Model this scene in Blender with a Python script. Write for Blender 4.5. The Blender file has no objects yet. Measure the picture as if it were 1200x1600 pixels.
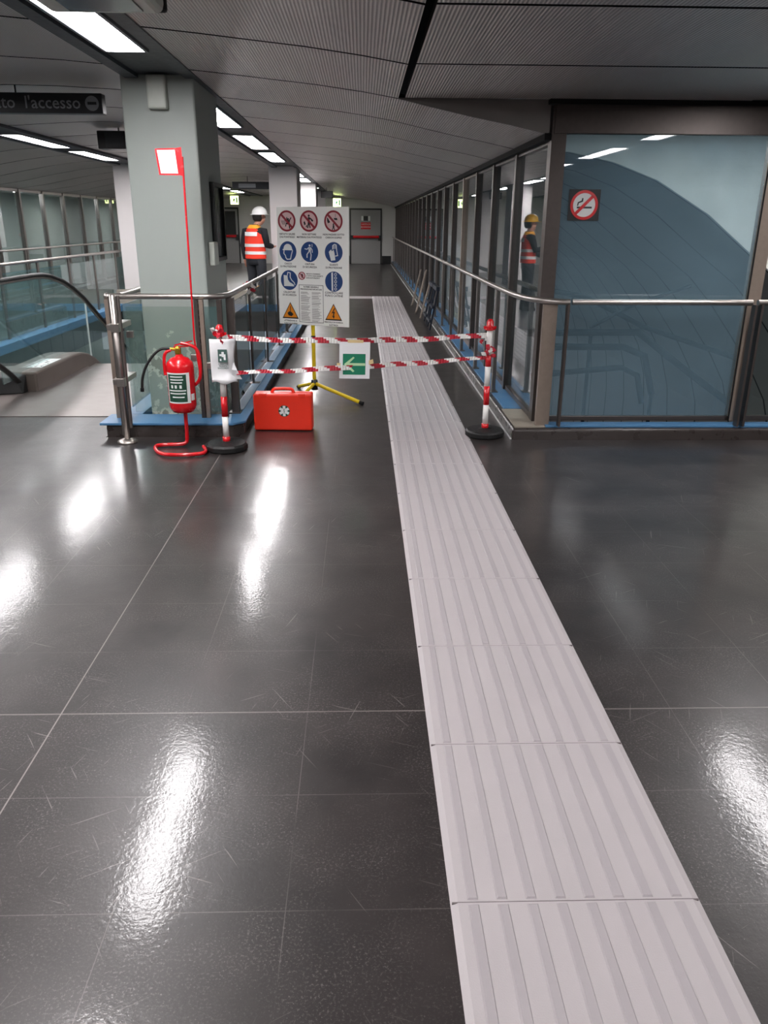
import bpy, bmesh, math, random
from mathutils import Vector, Matrix
random.seed(7)
sc = bpy.context.scene
col = sc.collection
# ---------------------------------------------------------------- camera, world, exposure
def cam_basis(yaw, pitch, roll):
    F = Vector((math.sin(yaw), math.cos(yaw), 0)); R = Vector((math.cos(yaw), -math.sin(yaw), 0)); D = Vector((0, 0, -1))
    c, s = math.cos(pitch), math.sin(pitch)
    F2 = F*c + D*s; D2 = D*c - F*s
    c, s = math.cos(roll), math.sin(roll)
    return R*c + D2*s, D2*c - R*s, F2
R_, D_, F_ = cam_basis(.0281, .3526, -.0067)
cd = bpy.data.cameras.new('camera'); cam = bpy.data.objects.new('camera', cd); col.objects.link(cam)
m = Matrix((R_, -D_, -F_)).transposed().to_4x4(); m.translation = Vector((0, 0, 1.514))
cam.matrix_world = m
cd.sensor_fit = 'VERTICAL'; cd.sensor_height = 36.0; cd.lens = 36.0*1227.247/1600.0
cd.clip_start = .02; cd.clip_end = 200
sc.camera = cam
w = bpy.data.worlds.new('world'); sc.world = w; w.use_nodes = True
w.node_tree.nodes['Background'].inputs[0].default_value = (.80, .88, 1, 1)
w.node_tree.nodes['Background'].inputs[1].default_value = .16
sc.view_settings.view_transform = 'Standard'; sc.view_settings.look = 'None'
sc.view_settings.exposure = 1.7; sc.view_settings.gamma = 1.0; sc.view_settings.use_curve_mapping = False
sc.cycles.transparent_max_bounces = 24; sc.cycles.max_bounces = 10; sc.cycles.glossy_bounces = 6
sc.cycles.sample_clamp_indirect = 6.0
LAMP = 17.0        # strength of the fluorescent diffusers
# ---------------------------------------------------------------- materials
def lin(h):
    h = h.lstrip('#'); o = []
    for i in (0, 2, 4):
        c = int(h[i:i+2], 16)/255
        o.append(c/12.92 if c <= .04045 else ((c+.055)/1.055)**2.4)
    return (*o, 1)
def mat(name, color, rough=.5, metal=0, spec=.5, noise=0, nscale=20, emit=None, es=1, bump=0, bscale=200, coat=0, crough=.1):
    m = bpy.data.materials.new(name); m.use_nodes = True; nt = m.node_tree; b = nt.nodes['Principled BSDF']
    c = lin(color) if isinstance(color, str) else color
    b.inputs['Base Color'].default_value = c; b.inputs['Roughness'].default_value = rough
    b.inputs['Metallic'].default_value = metal; b.inputs['Specular IOR Level'].default_value = spec
    b.inputs['Coat Weight'].default_value = coat; b.inputs['Coat Roughness'].default_value = crough
    if emit:
        b.inputs['Emission Color'].default_value = lin(emit); b.inputs['Emission Strength'].default_value = es
    tc = nt.nodes.new('ShaderNodeTexCoord')
    n = nt.nodes.new('ShaderNodeTexNoise'); n.inputs['Scale'].default_value = nscale; n.inputs['Detail'].default_value = 5
    nt.links.new(tc.outputs['Object'], n.inputs['Vector'])
    if noise:
        mx = nt.nodes.new('ShaderNodeMix'); mx.data_type = 'RGBA'
        mx.inputs[6].default_value = tuple(v*(1-noise) for v in c[:3])+(1,)
        mx.inputs[7].default_value = tuple(min(1, v*(1+noise)) for v in c[:3])+(1,)
        nt.links.new(n.outputs['Fac'], mx.inputs[0]); nt.links.new(mx.outputs[2], b.inputs['Base Color'])
        mr = nt.nodes.new('ShaderNodeMapRange'); mr.inputs[3].default_value = max(.02, rough*.8); mr.inputs[4].default_value = min(1, rough*1.25)
        nt.links.new(n.outputs['Fac'], mr.inputs[0]); nt.links.new(mr.outputs[0], b.inputs['Roughness'])
    if bump:
        n2 = nt.nodes.new('ShaderNodeTexNoise'); n2.inputs['Scale'].default_value = bscale
        nt.links.new(tc.outputs['Object'], n2.inputs['Vector'])
        bp = nt.nodes.new('ShaderNodeBump'); bp.inputs['Strength'].default_value = bump; bp.inputs['Distance'].default_value = .002
        nt.links.new(n2.outputs['Fac'], bp.inputs['Height']); nt.links.new(bp.outputs[0], b.inputs['Normal'])
    return m
def glass(name, tint, film=.03, filmcol='#8fa8ad', rough=.0, ior=1.5):
    m = bpy.data.materials.new(name); m.use_nodes = True; nt = m.node_tree; nt.nodes.clear(); N = nt.nodes.new; L = nt.links.new
    out = N('ShaderNodeOutputMaterial'); tr = N('ShaderNodeBsdfTransparent'); gl = N('ShaderNodeBsdfGlossy'); df = N('ShaderNodeBsdfDiffuse')
    tr.inputs[0].default_value = tint; gl.inputs['Roughness'].default_value = rough; df.inputs[0].default_value = lin(filmcol)
    # reflectance by angle, the same on both faces of the thin pane
    ge = N('ShaderNodeNewGeometry'); dp = N('ShaderNodeVectorMath'); dp.operation = 'DOT_PRODUCT'; L(ge.outputs['Normal'], dp.inputs[0]); L(ge.outputs['Incoming'], dp.inputs[1])
    ab = N('ShaderNodeMath'); ab.operation = 'ABSOLUTE'; L(dp.outputs['Value'], ab.inputs[0])
    om = N('ShaderNodeMath'); om.operation = 'SUBTRACT'; om.inputs[0].default_value = 1; L(ab.outputs[0], om.inputs[1])
    pw = N('ShaderNodeMath'); pw.operation = 'POWER'; pw.inputs[1].default_value = 4.2; L(om.outputs[0], pw.inputs[0])
    r0 = ((ior-1)/(ior+1))**2
    fr = N('ShaderNodeMath'); fr.operation = 'MULTIPLY_ADD'; fr.inputs[1].default_value = 1-r0; fr.inputs[2].default_value = r0; L(pw.outputs[0], fr.inputs[0])
    m1 = N('ShaderNodeMixShader'); m2 = N('ShaderNodeMixShader')
    n = N('ShaderNodeTexNoise'); n.inputs['Scale'].default_value = 3.5; n.inputs['Detail'].default_value = 6
    tc = N('ShaderNodeTexCoord'); L(tc.outputs['Object'], n.inputs[0])
    mr = N('ShaderNodeMapRange'); mr.inputs[3].default_value = film*.7; mr.inputs[4].default_value = film*1.3; L(n.outputs['Fac'], mr.inputs[0])
    L(mr.outputs[0], m1.inputs[0]); L(tr.outputs[0], m1.inputs[1]); L(df.outputs[0], m1.inputs[2])
    L(fr.outputs[0], m2.inputs[0]); L(m1.outputs[0], m2.inputs[1]); L(gl.outputs[0], m2.inputs[2]); L(m2.outputs[0], out.inputs[0])
    return m
M = dict(
    wallgrey=mat('painted_wall', '#c6c3c1', .55, noise=.06, nscale=3),
    white_wall=mat('rough_plaster', '#d6d6ce', .8, noise=.14, nscale=4, bump=.4, bscale=30),
    steel=mat('brushed_steel', '#b2aca7', .37, 1, noise=.06, nscale=40),
    darksteel=mat('dull_steel', '#77716d', .38, .8, noise=.2, nscale=25),
    bronze=mat('anodised_frame', '#544d4a', .38, .6, noise=.15, nscale=30),
    bronze_light=mat('anodised_frame_pale', '#93857a', .4, .45, noise=.15, nscale=30),
    black=mat('black_rubber', '#111112', .55, noise=.2, nscale=60),
    satinblack=mat('satin_black', '#0e1012', .3),
    blackgap=mat('black_gap', '#050506', .9),
    blue=mat('blue_painted_ledge', '#46759d', .4, noise=.12, nscale=8),
    palegrey=mat('pale_ledge', '#93a5bb', .4, noise=.1, nscale=8),
    curb=mat('dark_skirting', '#3b3533', .28, noise=.25, nscale=12, bump=.3, bscale=40),
    red=mat('red_paint', '#d0151f', .25, noise=.05, coat=.4),
    darkred=mat('bordeaux_print', '#8c1c2c', .5),
    redplastic=mat('orange_red_plastic', '#e6311a', .35, noise=.03),
    white=mat('white_plastic', '#e9e7e4', .4),
    paper=mat('white_paper', '#e8e8ea', .35, coat=.5, bump=.6, bscale=18),
    sheet=mat('light_sign_sheet', '#f4f5f1', .32, noise=.02, nscale=3),
    print_white=mat('printed_white', '#dfe1e0', .4), print_black=mat('printed_black', '#16161a', .5),
    print_blue=mat('printed_blue', '#1f4178', .4), print_orange=mat('printed_orange', '#e58a1c', .4),
    print_grey=mat('printed_grey', '#8d8a88', .5), print_green=mat('printed_green', '#1f7a5c', .4),
    arrow_green=mat('pale_green', '#b9dcae', .4), dark_green=mat('dark_green_print', '#1d4434', .4, noise=.3, nscale=90),
    pink=mat('printed_pale_pink', '#d8b9b9', .4),
    yellow=mat('yellow_paint', '#e0c01c', .35, noise=.05), brass=mat('brass', '#c9a23c', .25, .8),
    beige=mat('masking_tape', '#d9c08e', .6),
    strip=mat('tactile_rubber', '#aca6a7', .55, noise=.05, nscale=6, bump=.15, bscale=300),
    strip_rib=mat('tactile_rib', '#a09a9c', .55, noise=.05, nscale=6),
    strip_gap=mat('tile_joint', '#6c6465', .8),
    skin=mat('skin', '#c08a74', .5, noise=.06), hair=mat('dark_hair', '#17120f', .7, noise=.2, nscale=90),
    vest=mat('orange_vest', '#ee3b24', .75, noise=.08, nscale=12), vyellow=mat('yellow_vest', '#f0a72c', .7),
    reflective=mat('reflective_band', '#e8e6e4', .35), navy=mat('navy_cloth', '#15161d', .85, noise=.3, nscale=30),
    trousers=mat('dark_trousers', '#25272d', .9, noise=.3, nscale=20),
    helmet_white=mat('white_helmet', '#e8e8e6', .25), helmet_yellow=mat('yellow_helmet', '#d9a325', .3),
    wood=mat('grey_wood', '#8c8075', .7, noise=.25, nscale=25), concrete=mat('concrete', '#8b8377', .8, noise=.2, nscale=10),
    signbox=mat('dark_sign_box', '#26282c', .35, noise=.1), signtext=mat('dim_sign_letters', '#8b8f94', .5),
    beam=mat('beam_paint', '#3b4147', .5, noise=.1), cream=mat('pale_metal_box', '#c3c9c0', .4, noise=.06),
    door=mat('door_paint', '#8f8d8d', .4, noise=.05), darkglassy=mat('dark_panel', '#2b2c2c', .2),
    housing=mat('lamp_housing', '#7a7d80', .4),
    exitlit=mat('exit_sign_lit', '#dff0a0', .4, emit='#dff29a', es=1.7),
    vault=mat('vault_metal', '#85817e', .45, .4, noise=.15, nscale=5),
    lower=mat('lower_floor', '#4a4a4a', .35, noise=.2),
    lamp=mat('lamp_diffuser', '#ffffff', .5, emit='#fdf9fa', es=LAMP),
)
M['left_wall'] = mat('left_wall_plaster', '#a3a9a0', .8, noise=.14, nscale=2)
M['stair_dark'] = mat('stair_rail_paint', '#0c1216', .9, spec=.1)
M['pane'] = glass('partition_glass', (.86, .92, .93, 1), .05, ior=1.7)
M['pane_big'] = glass('bluish_partition_glass', (.82, .90, .93, 1), .24, '#86a2b1')
M['rail_glass'] = glass('teal_rail_glass', (.84, .92, .92, 1), .09, '#84a6a6')
M['front_glass'] = glass('faint_green_glass', (.92, .96, .94, 1), .04, '#9fb4ab')
M['plain_glass'] = glass('clear_glass', (.93, .96, .95, 1), .02)
def ceiling_mat():
    m = bpy.data.materials.new('ribbed_metal_panels'); m.use_nodes = True; nt = m.node_tree; N = nt.nodes.new; L = nt.links.new
    b = nt.nodes['Principled BSDF']; b.inputs['Metallic'].default_value = .5; b.inputs['Roughness'].default_value = .34
    tc = N('ShaderNodeTexCoord'); sp = N('ShaderNodeSeparateXYZ'); L(tc.outputs['Object'], sp.inputs[0])
    mu = N('ShaderNodeMath'); mu.operation = 'MULTIPLY'; mu.inputs[1].default_value = 2*math.pi/.017; L(sp.outputs[0], mu.inputs[0])
    si = N('ShaderNodeMath'); si.operation = 'SINE'; L(mu.outputs[0], si.inputs[0])
    bp = N('ShaderNodeBump'); bp.inputs['Strength'].default_value = .55; bp.inputs['Distance'].default_value = .003
    L(si.outputs[0], bp.inputs['Height']); L(bp.outputs[0], b.inputs['Normal'])
    mr = N('ShaderNodeMapRange'); mr.inputs[1].default_value = -1; mr.inputs[3].default_value = .0; mr.inputs[4].default_value = 1; L(si.outputs[0], mr.inputs[0])
    # each panel its own slight tone
    fl = N('ShaderNodeMath'); fl.operation = 'FLOOR'; dv = N('ShaderNodeMath'); dv.operation = 'MULTIPLY_ADD'
    dv.inputs[1].default_value = 1/1.2; dv.inputs[2].default_value = -5.85/1.2; L(sp.outputs[1], dv.inputs[0]); L(dv.outputs[0], fl.inputs[0])
    wn = N('ShaderNodeTexWhiteNoise'); wn.noise_dimensions = '1D'; L(fl.outputs[0], wn.inputs['W'])
    mx = N('ShaderNodeMix'); mx.data_type = 'RGBA'; mx.inputs[6].default_value = lin('#a8a19d'); mx.inputs[7].default_value = lin('#dcd5d1')
    L(mr.outputs[0], mx.inputs[0])
    m2 = N('ShaderNodeMix'); m2.data_type = 'RGBA'; m2.blend_type = 'MULTIPLY'; m2.inputs[0].default_value = .12
    L(mx.outputs[2], m2.inputs[6]); L(wn.outputs['Value'], m2.inputs[7]); L(m2.outputs[2], b.inputs['Base Color'])
    return m
M['ceil'] = ceiling_mat()
def floor_mat():
    m = bpy.data.materials.new('black_speckled_tile'); m.use_nodes = True; nt = m.node_tree; N = nt.nodes.new; L = nt.links.new
    b = nt.nodes['Principled BSDF']; tc = N('ShaderNodeTexCoord'); V = tc.outputs['Object']; sp = N('ShaderNodeSeparateXYZ'); L(V, sp.inputs[0])
    def math_(op, a, c=None, d=None):
        n = N('ShaderNodeMath'); n.operation = op
        for i, q in enumerate((a, c, d)):
            if q is None: continue
            if isinstance(q, (int, float)): n.inputs[i].default_value = q
            else: L(q, n.inputs[i])
        return n.outputs[0]
    def noise(scale, detail=4, vec=V, rough=.6):
        n = N('ShaderNodeTexNoise'); n.inputs['Scale'].default_value = scale; n.inputs['Detail'].default_value = detail; n.inputs['Roughness'].default_value = rough
        L(vec, n.inputs[0]); return n.outputs['Fac']
    def ramp(f, a, b_):
        n = N('ShaderNodeMapRange'); n.inputs[1].default_value = a; n.inputs[2].default_value = b_; L(f, n.inputs[0]); n.clamp = True; return n.outputs[0]
    def mix(f, a, c):
        n = N('ShaderNodeMix'); n.data_type = 'RGBA'; L(f, n.inputs[0])
        for i, q in ((6, a), (7, c)):
            if isinstance(q, tuple): n.inputs[i].default_value = q
            else: L(q, n.inputs[i])
        return n.outputs[2]
    def line(sock, pos, pitch, wdt):     # thin line every pitch metres
        a = math_('ADD', sock, -pos+pitch*200+pitch/2); r = math_('MODULO', a, pitch); d = math_('ABSOLUTE', math_('SUBTRACT', r, pitch/2))
        return math_('LESS_THAN', d, wdt)
    cb = mix(ramp(noise(2.2, 6), .3, .7), lin('#1a1717'), lin('#35302f'))
    grain = ramp(noise(150, 6, V, .75), .53, .66)
    patch = ramp(noise(3.0, 3), .38, .62)
    cb = mix(math_('MULTIPLY', math_('MULTIPLY', grain, patch), .8), cb, lin('#76706e'))
    sp_ = ramp(noise(300, 2), .70, .76); cb = mix(math_('MULTIPLY', sp_, .5), cb, lin('#b0aaa6'))
    # scratches: strongly stretched noise in several directions, broken up
    scr = None
    for ang, off in ((.5, 0), (-.35, 5), (1.25, 9), (-1.0, 13)):
        mp = N('ShaderNodeMapping'); mp.inputs['Rotation'].default_value = (0, 0, ang); mp.inputs['Location'].default_value = (off, off, 0)
        mp.vector_type = 'TEXTURE'; mp.inputs['Scale'].default_value = (1/3.5, 1/110, 1); L(V, mp.inputs[0])
        s = ramp(noise(1.0, 2, mp.outputs[0], .5), .70, .73)
        s = math_('MULTIPLY', s, ramp(noise(1.7, 2), .45, .6))
        scr = s if scr is None else math_('MAXIMUM', scr, s)
    cb = mix(math_('MULTIPLY', scr, .45), cb, lin('#8f8985'))
    jl = math_('MAXIMUM', line(sp.outputs[1], 2.205, .398, .0013), line(sp.outputs[0], -.99, .4025, .0013))
    jm = math_('MAXIMUM', line(sp.outputs[1], 2.209, 7.96, .0020), line(sp.outputs[0], -.99, 8.05, .0024))
    brk = ramp(noise(1.9, 2), .40, .55)
    cb = mix(math_('MULTIPLY', jl, math_('MULTIPLY_ADD', brk, .34, .02)), cb, lin('#7d7774'))
    cb = mix(math_('MULTIPLY', jm, .6), cb, lin('#99928e'))
    L(cb, b.inputs['Base Color'])
    rg = N('ShaderNodeMapRange'); rg.inputs[3].default_value = .29; rg.inputs[4].default_value = .42; L(noise(5, 6, V, .7), rg.inputs[0]); L(rg.outputs[0], b.inputs['Roughness'])
    b.inputs['Specular IOR Level'].default_value = .45
    h = math_('ADD', math_('MULTIPLY', noise(75, 3), 1.0), math_('MULTIPLY', noise(9, 2), 1.2))
    bp = N('ShaderNodeBump'); bp.inputs['Strength'].default_value = .115; bp.inputs['Distance'].default_value = .004; L(h, bp.inputs['Height']); L(bp.outputs[0], b.inputs['Normal'])
    L(bp.outputs[0], b.inputs['Coat Normal']); b.inputs['Coat Weight'].default_value = .34; b.inputs['Coat Roughness'].default_value = .06
    return m
M['floor'] = floor_mat()
def landing_mat():
    m = mat('worn_landing_steel', '#746c69', .37, .7, noise=.12, nscale=5)
    return m
M['landing'] = landing_mat()
def pillar_mat():
    m = bpy.data.materials.new('peeling_grey_paint'); m.use_nodes = True; nt = m.node_tree; N = nt.nodes.new; L = nt.links.new
    b = nt.nodes['Principled BSDF']; tc = N('ShaderNodeTexCoord'); sp = N('ShaderNodeSeparateXYZ'); L(tc.outputs['Object'], sp.inputs[0])
    n = N('ShaderNodeTexNoise'); n.inputs['Scale'].default_value = 6; n.inputs['Detail'].default_value = 8; n.inputs['Roughness'].default_value = .65; L(tc.outputs['Object'], n.inputs[0])
    # peeled patches low on the pillar: where noise is high and z below ~.8
    z = N('ShaderNodeMapRange'); z.inputs[1].default_value = .95; z.inputs[2].default_value = .5; z.inputs[3].default_value = 0; z.inputs[4].default_value = .23; L(sp.outputs[2], z.inputs[0])
    a = N('ShaderNodeMath'); a.operation = 'ADD'; L(n.outputs['Fac'], a.inputs[0]); L(z.outputs[0], a.inputs[1])
    r = N('ShaderNodeMapRange'); r.inputs[1].default_value = .735; r.inputs[2].default_value = .75; L(a.outputs[0], r.inputs[0])
    r2 = N('ShaderNodeMapRange'); r2.inputs[1].default_value = .80; r2.inputs[2].default_value = .805; L(a.outputs[0], r2.inputs[0])
    mx = N('ShaderNodeMix'); mx.data_type = 'RGBA'; mx.inputs[6].default_value = lin('#9ea6a1'); mx.inputs[7].default_value = lin('#c9cbc3'); L(r.outputs[0], mx.inputs[0])
    m2 = N('ShaderNodeMix'); m2.data_type = 'RGBA'; m2.inputs[7].default_value = lin('#8d8f88'); L(r2.outputs[0], m2.inputs[0]); L(mx.outputs[2], m2.inputs[6])
    L(m2.outputs[2], b.inputs['Base Color']); b.inputs['Roughness'].default_value = .5
    return m
M['pillar'] = pillar_mat()
M['pale_paint'] = mat('pale_paint', '#dcd7d6', .55, noise=.05, nscale=3)
M['deck_side'] = mat('worn_deck_steel', '#5d534d', .5, .3, noise=.15, nscale=6)
# ---------------------------------------------------------------- helpers
ORG = {}
class MB:
    def __init__(s): s.v = []; s.f = []; s.m = []; s.sm = []
    def add(s, vs, fs, mi=0, smooth=False):
        o = len(s.v); s.v += [tuple(v) for v in vs]
        for f in fs: s.f.append([i+o for i in f]); s.m.append(mi); s.sm.append(smooth)
        return s
    def box(s, x0, x1, y0, y1, z0, z1, mi=0):
        x0, x1 = min(x0, x1), max(x0, x1); y0, y1 = min(y0, y1), max(y0, y1); z0, z1 = min(z0, z1), max(z0, z1)
        return s.add([(x, y, z) for z in (z0, z1) for y in (y0, y1) for x in (x0, x1)],
                     [(0, 2, 3, 1), (4, 5, 7, 6), (0, 1, 5, 4), (2, 6, 7, 3), (0, 4, 6, 2), (1, 3, 7, 5)], mi)
    def obox(s, c, U, V, W, mi=0):       # oriented box, half-vectors
        c, U, V, W = map(Vector, (c, U, V, W))
        vs = [c+U*a+V*b+W*d for d in (-1, 1) for b in (-1, 1) for a in (-1, 1)]
        return s.add(vs, [(0, 2, 3, 1), (4, 5, 7, 6), (0, 1, 5, 4), (2, 6, 7, 3), (0, 4, 6, 2), (1, 3, 7, 5)], mi)
    def tube(s, pts, r, n=12, mi=0, cap=True, flat=None):
        pts = [Vector(p) for p in pts]; k = len(pts); rs = r if isinstance(r, (list, tuple)) else [r]*k
        up = None; vs = []
        for i, p in enumerate(pts):
            t = (pts[min(i+1, k-1)]-pts[max(i-1, 0)]).normalized()
            if up is None:
                up = Vector((0, 0, 1)) if abs(t.z) < .9 else Vector((0, 1, 0))
            a = t.cross(up); 
            if a.length < 1e-4: a = t.cross(Vector((1, 0, 0)))
            a.normalize(); b = a.cross(t).normalized(); up = b
            fa, fb = flat if flat else (1, 1)
            for j in range(n):
                q = 2*math.pi*j/n; vs.append(p+a*math.cos(q)*rs[i]*fa+b*math.sin(q)*rs[i]*fb)
        fs = [(i*n+j, i*n+(j+1) % n, (i+1)*n+(j+1) % n, (i+1)*n+j) for i in range(k-1) for j in range(n)]
        s.add(vs, fs, mi, True)
        if cap:
            s.add(vs[:n], [tuple(range(n))[::-1]], mi); s.add(vs[-n:], [tuple(range(n))], mi)
        return s
    def lathe(s, c, prof, n=24, mi=0, smooth=True):   # prof [(r,z)]
        c = Vector(c); vs = []
        for r, z in prof:
            for j in range(n):
                q = 2*math.pi*j/n; vs.append((c.x+r*math.cos(q), c.y+r*math.sin(q), c.z+z))
        k = len(prof)
        return s.add(vs, [(i*n+j, i*n+(j+1) % n, (i+1)*n+(j+1) % n, (i+1)*n+j) for i in range(k-1) for j in range(n)]+[tuple(range(n))[::-1], tuple(range((k-1)*n, k*n))], mi, smooth)
    def loft(s, rings, mi=0, smooth=True, cap=True):   # rings of equal length
        n = len(rings[0]); vs = [p for r in rings for p in r]; k = len(rings)
        fs = [(i*n+j, i*n+(j+1) % n, (i+1)*n+(j+1) % n, (i+1)*n+j) for i in range(k-1) for j in range(n)]
        if cap: fs += [tuple(range(n))[::-1], tuple(range((k-1)*n, k*n))]
        return s.add(vs, fs, mi, smooth)
    def prism(s, poly, z0, z1, mi=0):      # poly in XY
        n = len(poly); vs = [(x, y, z0) for x, y in poly]+[(x, y, z1) for x, y in poly]
        return s.add(vs, [tuple(range(n))[::-1], tuple(range(n, 2*n))]+[(i, (i+1) % n, n+(i+1) % n, n+i) for i in range(n)], mi)
    def plate(s, fr, poly, d0, d1, mi=0):  # poly in a frame (O,U,V,N): prism from offset d0 to d1 along N
        O, U, V, Nn = fr; n = len(poly)
        vs = [O+U*x+V*y+Nn*d0 for x, y in poly]+[O+U*x+V*y+Nn*d1 for x, y in poly]
        return s.add(vs, [tuple(range(n))[::-1], tuple(range(n, 2*n))]+[(i, (i+1) % n, n+(i+1) % n, n+i) for i in range(n)], mi)
    def ringplate(s, fr, c, r0, r1, d0, d1, mi=0, n=36):
        O, U, V, Nn = fr; vs = []
        for r in (r0, r1):
            for d in (d0, d1):
                vs += [O+U*(c[0]+r*math.cos(2*math.pi*j/n))+V*(c[1]+r*math.sin(2*math.pi*j/n))+Nn*d for j in range(n)]
        fs = []
        for j in range(n):
            k = (j+1) % n
            fs += [(n+j, n+k, 3*n+k, 3*n+j), (j, 2*n+j, 2*n+k, k), (2*n+j, 3*n+j, 3*n+k, 2*n+k), (j, k, n+k, n+j)]
        return s.add(vs, fs, mi)
    def text(s, txt, size, fr, c, d, mi=0, align='CENTER', bold=0):
        cu = bpy.data.curves.new('t', 'FONT'); cu.body = txt; cu.size = size; cu.align_x = align; cu.align_y = 'CENTER'; cu.resolution_u = 2; cu.offset = bold
        o = bpy.data.objects.new('t', cu); me = o.to_mesh()
        O, U, V, Nn = fr
        s.add([O+U*(c[0]+v.co.x)+V*(c[1]+v.co.y)+Nn*d for v in me.vertices], [tuple(p.vertices) for p in me.polygons], mi)
        o.to_mesh_clear(); bpy.data.objects.remove(o); bpy.data.curves.remove(cu)
        return s
    def build(s, name, mats, parent=None, bevel=0, label=None, seg=2, org=None, kind=None):
        mats = mats if isinstance(mats, (list, tuple)) else [mats]
        if org is None: org = ORG[parent.name] if parent else Vector((0, 0, 0))
        org = Vector(org)
        me = bpy.data.meshes.new(name); me.from_pydata([(v[0]-org.x, v[1]-org.y, v[2]-org.z) for v in s.v], [], s.f)
        for q in mats: me.materials.append(M[q] if isinstance(q, str) else q)
        for p, mi, sm in zip(me.polygons, s.m, s.sm): p.material_index = mi; p.use_smooth = sm
        bm = bmesh.new(); bm.from_mesh(me); bmesh.ops.recalc_face_normals(bm, faces=bm.faces); bm.to_mesh(me); bm.free()
        o = bpy.data.objects.new(name, me); col.objects.link(o)
        if parent: o.parent = parent; o.location = org-ORG[parent.name]
        else: o.location = org
        ORG[o.name] = org
        if bevel:
            md = o.modifiers.new('bevel', 'BEVEL'); md.width = bevel; md.segments = seg; md.limit_method = 'ANGLE'; md.angle_limit = math.radians(40)
        if label: o['label'] = label
        if kind: o['kind'] = kind
        return o
def thing(name, label, cat, loc, group=None):
    o = bpy.data.objects.new(name, None); col.objects.link(o); o.location = loc; o.empty_display_size = .1
    o['label'] = label; o['category'] = cat
    if group: o['group'] = group
    ORG[o.name] = Vector(loc); return o
def tag(o, label, cat, group=None):
    o['label'] = label; o['category'] = cat
    if group: o['group'] = group
    return o
def struct(mb, name, mats, bevel=0, parent=None, **k):
    o = mb.build(name, mats, parent, bevel, **k)
    if not parent: o['kind'] = 'structure'
    return o
def dup(root, loc, label=None, group=None):
    r = root.copy(); col.objects.link(r); r.location = loc; ORG[r.name] = Vector(loc)
    if label: r['label'] = label
    if group: r['group'] = group
    for ch in list(root.children):
        c = ch.copy(); col.objects.link(c); c.parent = r
        for g in ch.children:
            d = g.copy(); col.objects.link(d); d.parent = c
    return r
def frame(O, U, V):
    O, U, V = Vector(O), Vector(U).normalized(), Vector(V).normalized(); return (O, U, V, U.cross(V).normalized())
def circ(c, r, n=32, a0=0, a1=2*math.pi):
    full = abs(a1-a0-2*math.pi) < 1e-6; k = n if full else n+1
    return [(c[0]+r*math.cos(a0+(a1-a0)*i/n), c[1]+r*math.sin(a0+(a1-a0)*i/n)) for i in range(k)]
def rect(x0, x1, y0, y1): return [(x0, y0), (x1, y0), (x1, y1), (x0, y1)]
def bez(p, n=8):   # rounded polyline: corner smoothing (Chaikin)
    p = [Vector(q) for q in p]
    for _ in range(3):
        q = [p[0]]
        for a, b in zip(p, p[1:]): q += [a*.75+b*.25, a*.25+b*.75]
        q.append(p[-1]); p = q
    return p
YFAR = 32.4
# ---------------------------------------------------------------- floor, voids
fl = MB()
def fr_(x0, x1, y0, y1): fl.box(x0, x1, y0, y1, -.35, 0)
fr_(-11, 12, -7, 5.75); fr_(-11, -1.92, 5.75, 6.4); fr_(-11, -4.2, 6.4, 8.8); fr_(-.93, 1.2, 5.75, YFAR); fr_(-9, -4.42, 8.8, YFAR); fr_(-4.42, -.93, 14.6, YFAR)
struct(fl, 'floor', 'floor')
struct(MB().box(-11, 12, 5, 40, -4.6, -4.5), 'floor', 'lower')
# ---------------------------------------------------------------- ceiling
PROF = [(-1.13, 2.447), (-.85, 2.422), (-.55, 2.392), (-.3, 2.368), (0, 2.33), (.24, 2.292), (.5, 2.236), (.75, 2.185), (1.0, 2.140), (1.27, 2.085)]
CEN = [(-1.63, 2.47), (-1.95, 2.495), (-2.4, 2.515), (-2.8, 2.52), (-3.2, 2.505), (-3.8, 2.47)]
LEFT = [(-4.35, 2.45), (-4.75, 2.415), (-5.15, 2.36), (-5.6, 2.28), (-6.1, 2.18), (-6.72, 2.09)]
ce = MB()
def panel(prof, y0, y1, g=.015):
    a = [(x, y0+g, z) for x, z in prof]; b = [(x, y1-g, z) for x, z in prof]; n = len(prof)
    a2 = [(x, y0+g, z+.035) for x, z in prof]; b2 = [(x, y1-g, z+.035) for x, z in prof]
    vs = a+b+a2+b2
    fs = [(i, i+1, n+i+1, n+i) for i in range(n-1)]+[(2*n+i, 3*n+i, 3*n+i+1, 2*n+i+1) for i in range(n-1)]
    fs += [(i, 2*n+i, 2*n+i+1, i+1) for i in range(n-1)]+[(n+i, n+i+1, 3*n+i+1, 3*n+i) for i in range(n-1)]
    fs += [(0, n, 3*n, 2*n), (n-1, 3*n-1, 4*n-1, 2*n-1)]
    ce.add(vs, fs[:2*(n-1)], 0); ce.add(vs, fs[2*(n-1):], 1)
ys = [5.85+1.2*k for k in range(-11, 23)]
for y0 in ys:
    y1 = y0+1.2
    if y0 >= 5.8: panel(PROF, y0, min(y1, YFAR+.5))
    else:
        panel(PROF[:6], y0, y1); panel([(.285, 2.295), (2.6, 2.295)], y0, y1)
        panel([(2.98, 2.295), (5.5, 2.295)], y0, y1); panel([(5.53, 2.295), (8.5, 2.295)], y0, y1)
    panel(CEN, y0, min(y1, YFAR+.5)); panel(LEFT, y0, min(y1, YFAR+.5)); panel([(-9.9, 2.098), (-6.76, 2.098)], y0, y1)
ce.box(2.6, 2.98, -7, 5.85, 2.30, 2.34)
struct(ce, 'ceiling', ['ceil', 'blackgap'])
struct(MB().box(-11, 12, -7, 5.9, 2.62, 2.66).box(-11, 1.4, 5.9, 33, 2.62, 2.66), 'ceiling', 'blackgap')
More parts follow.
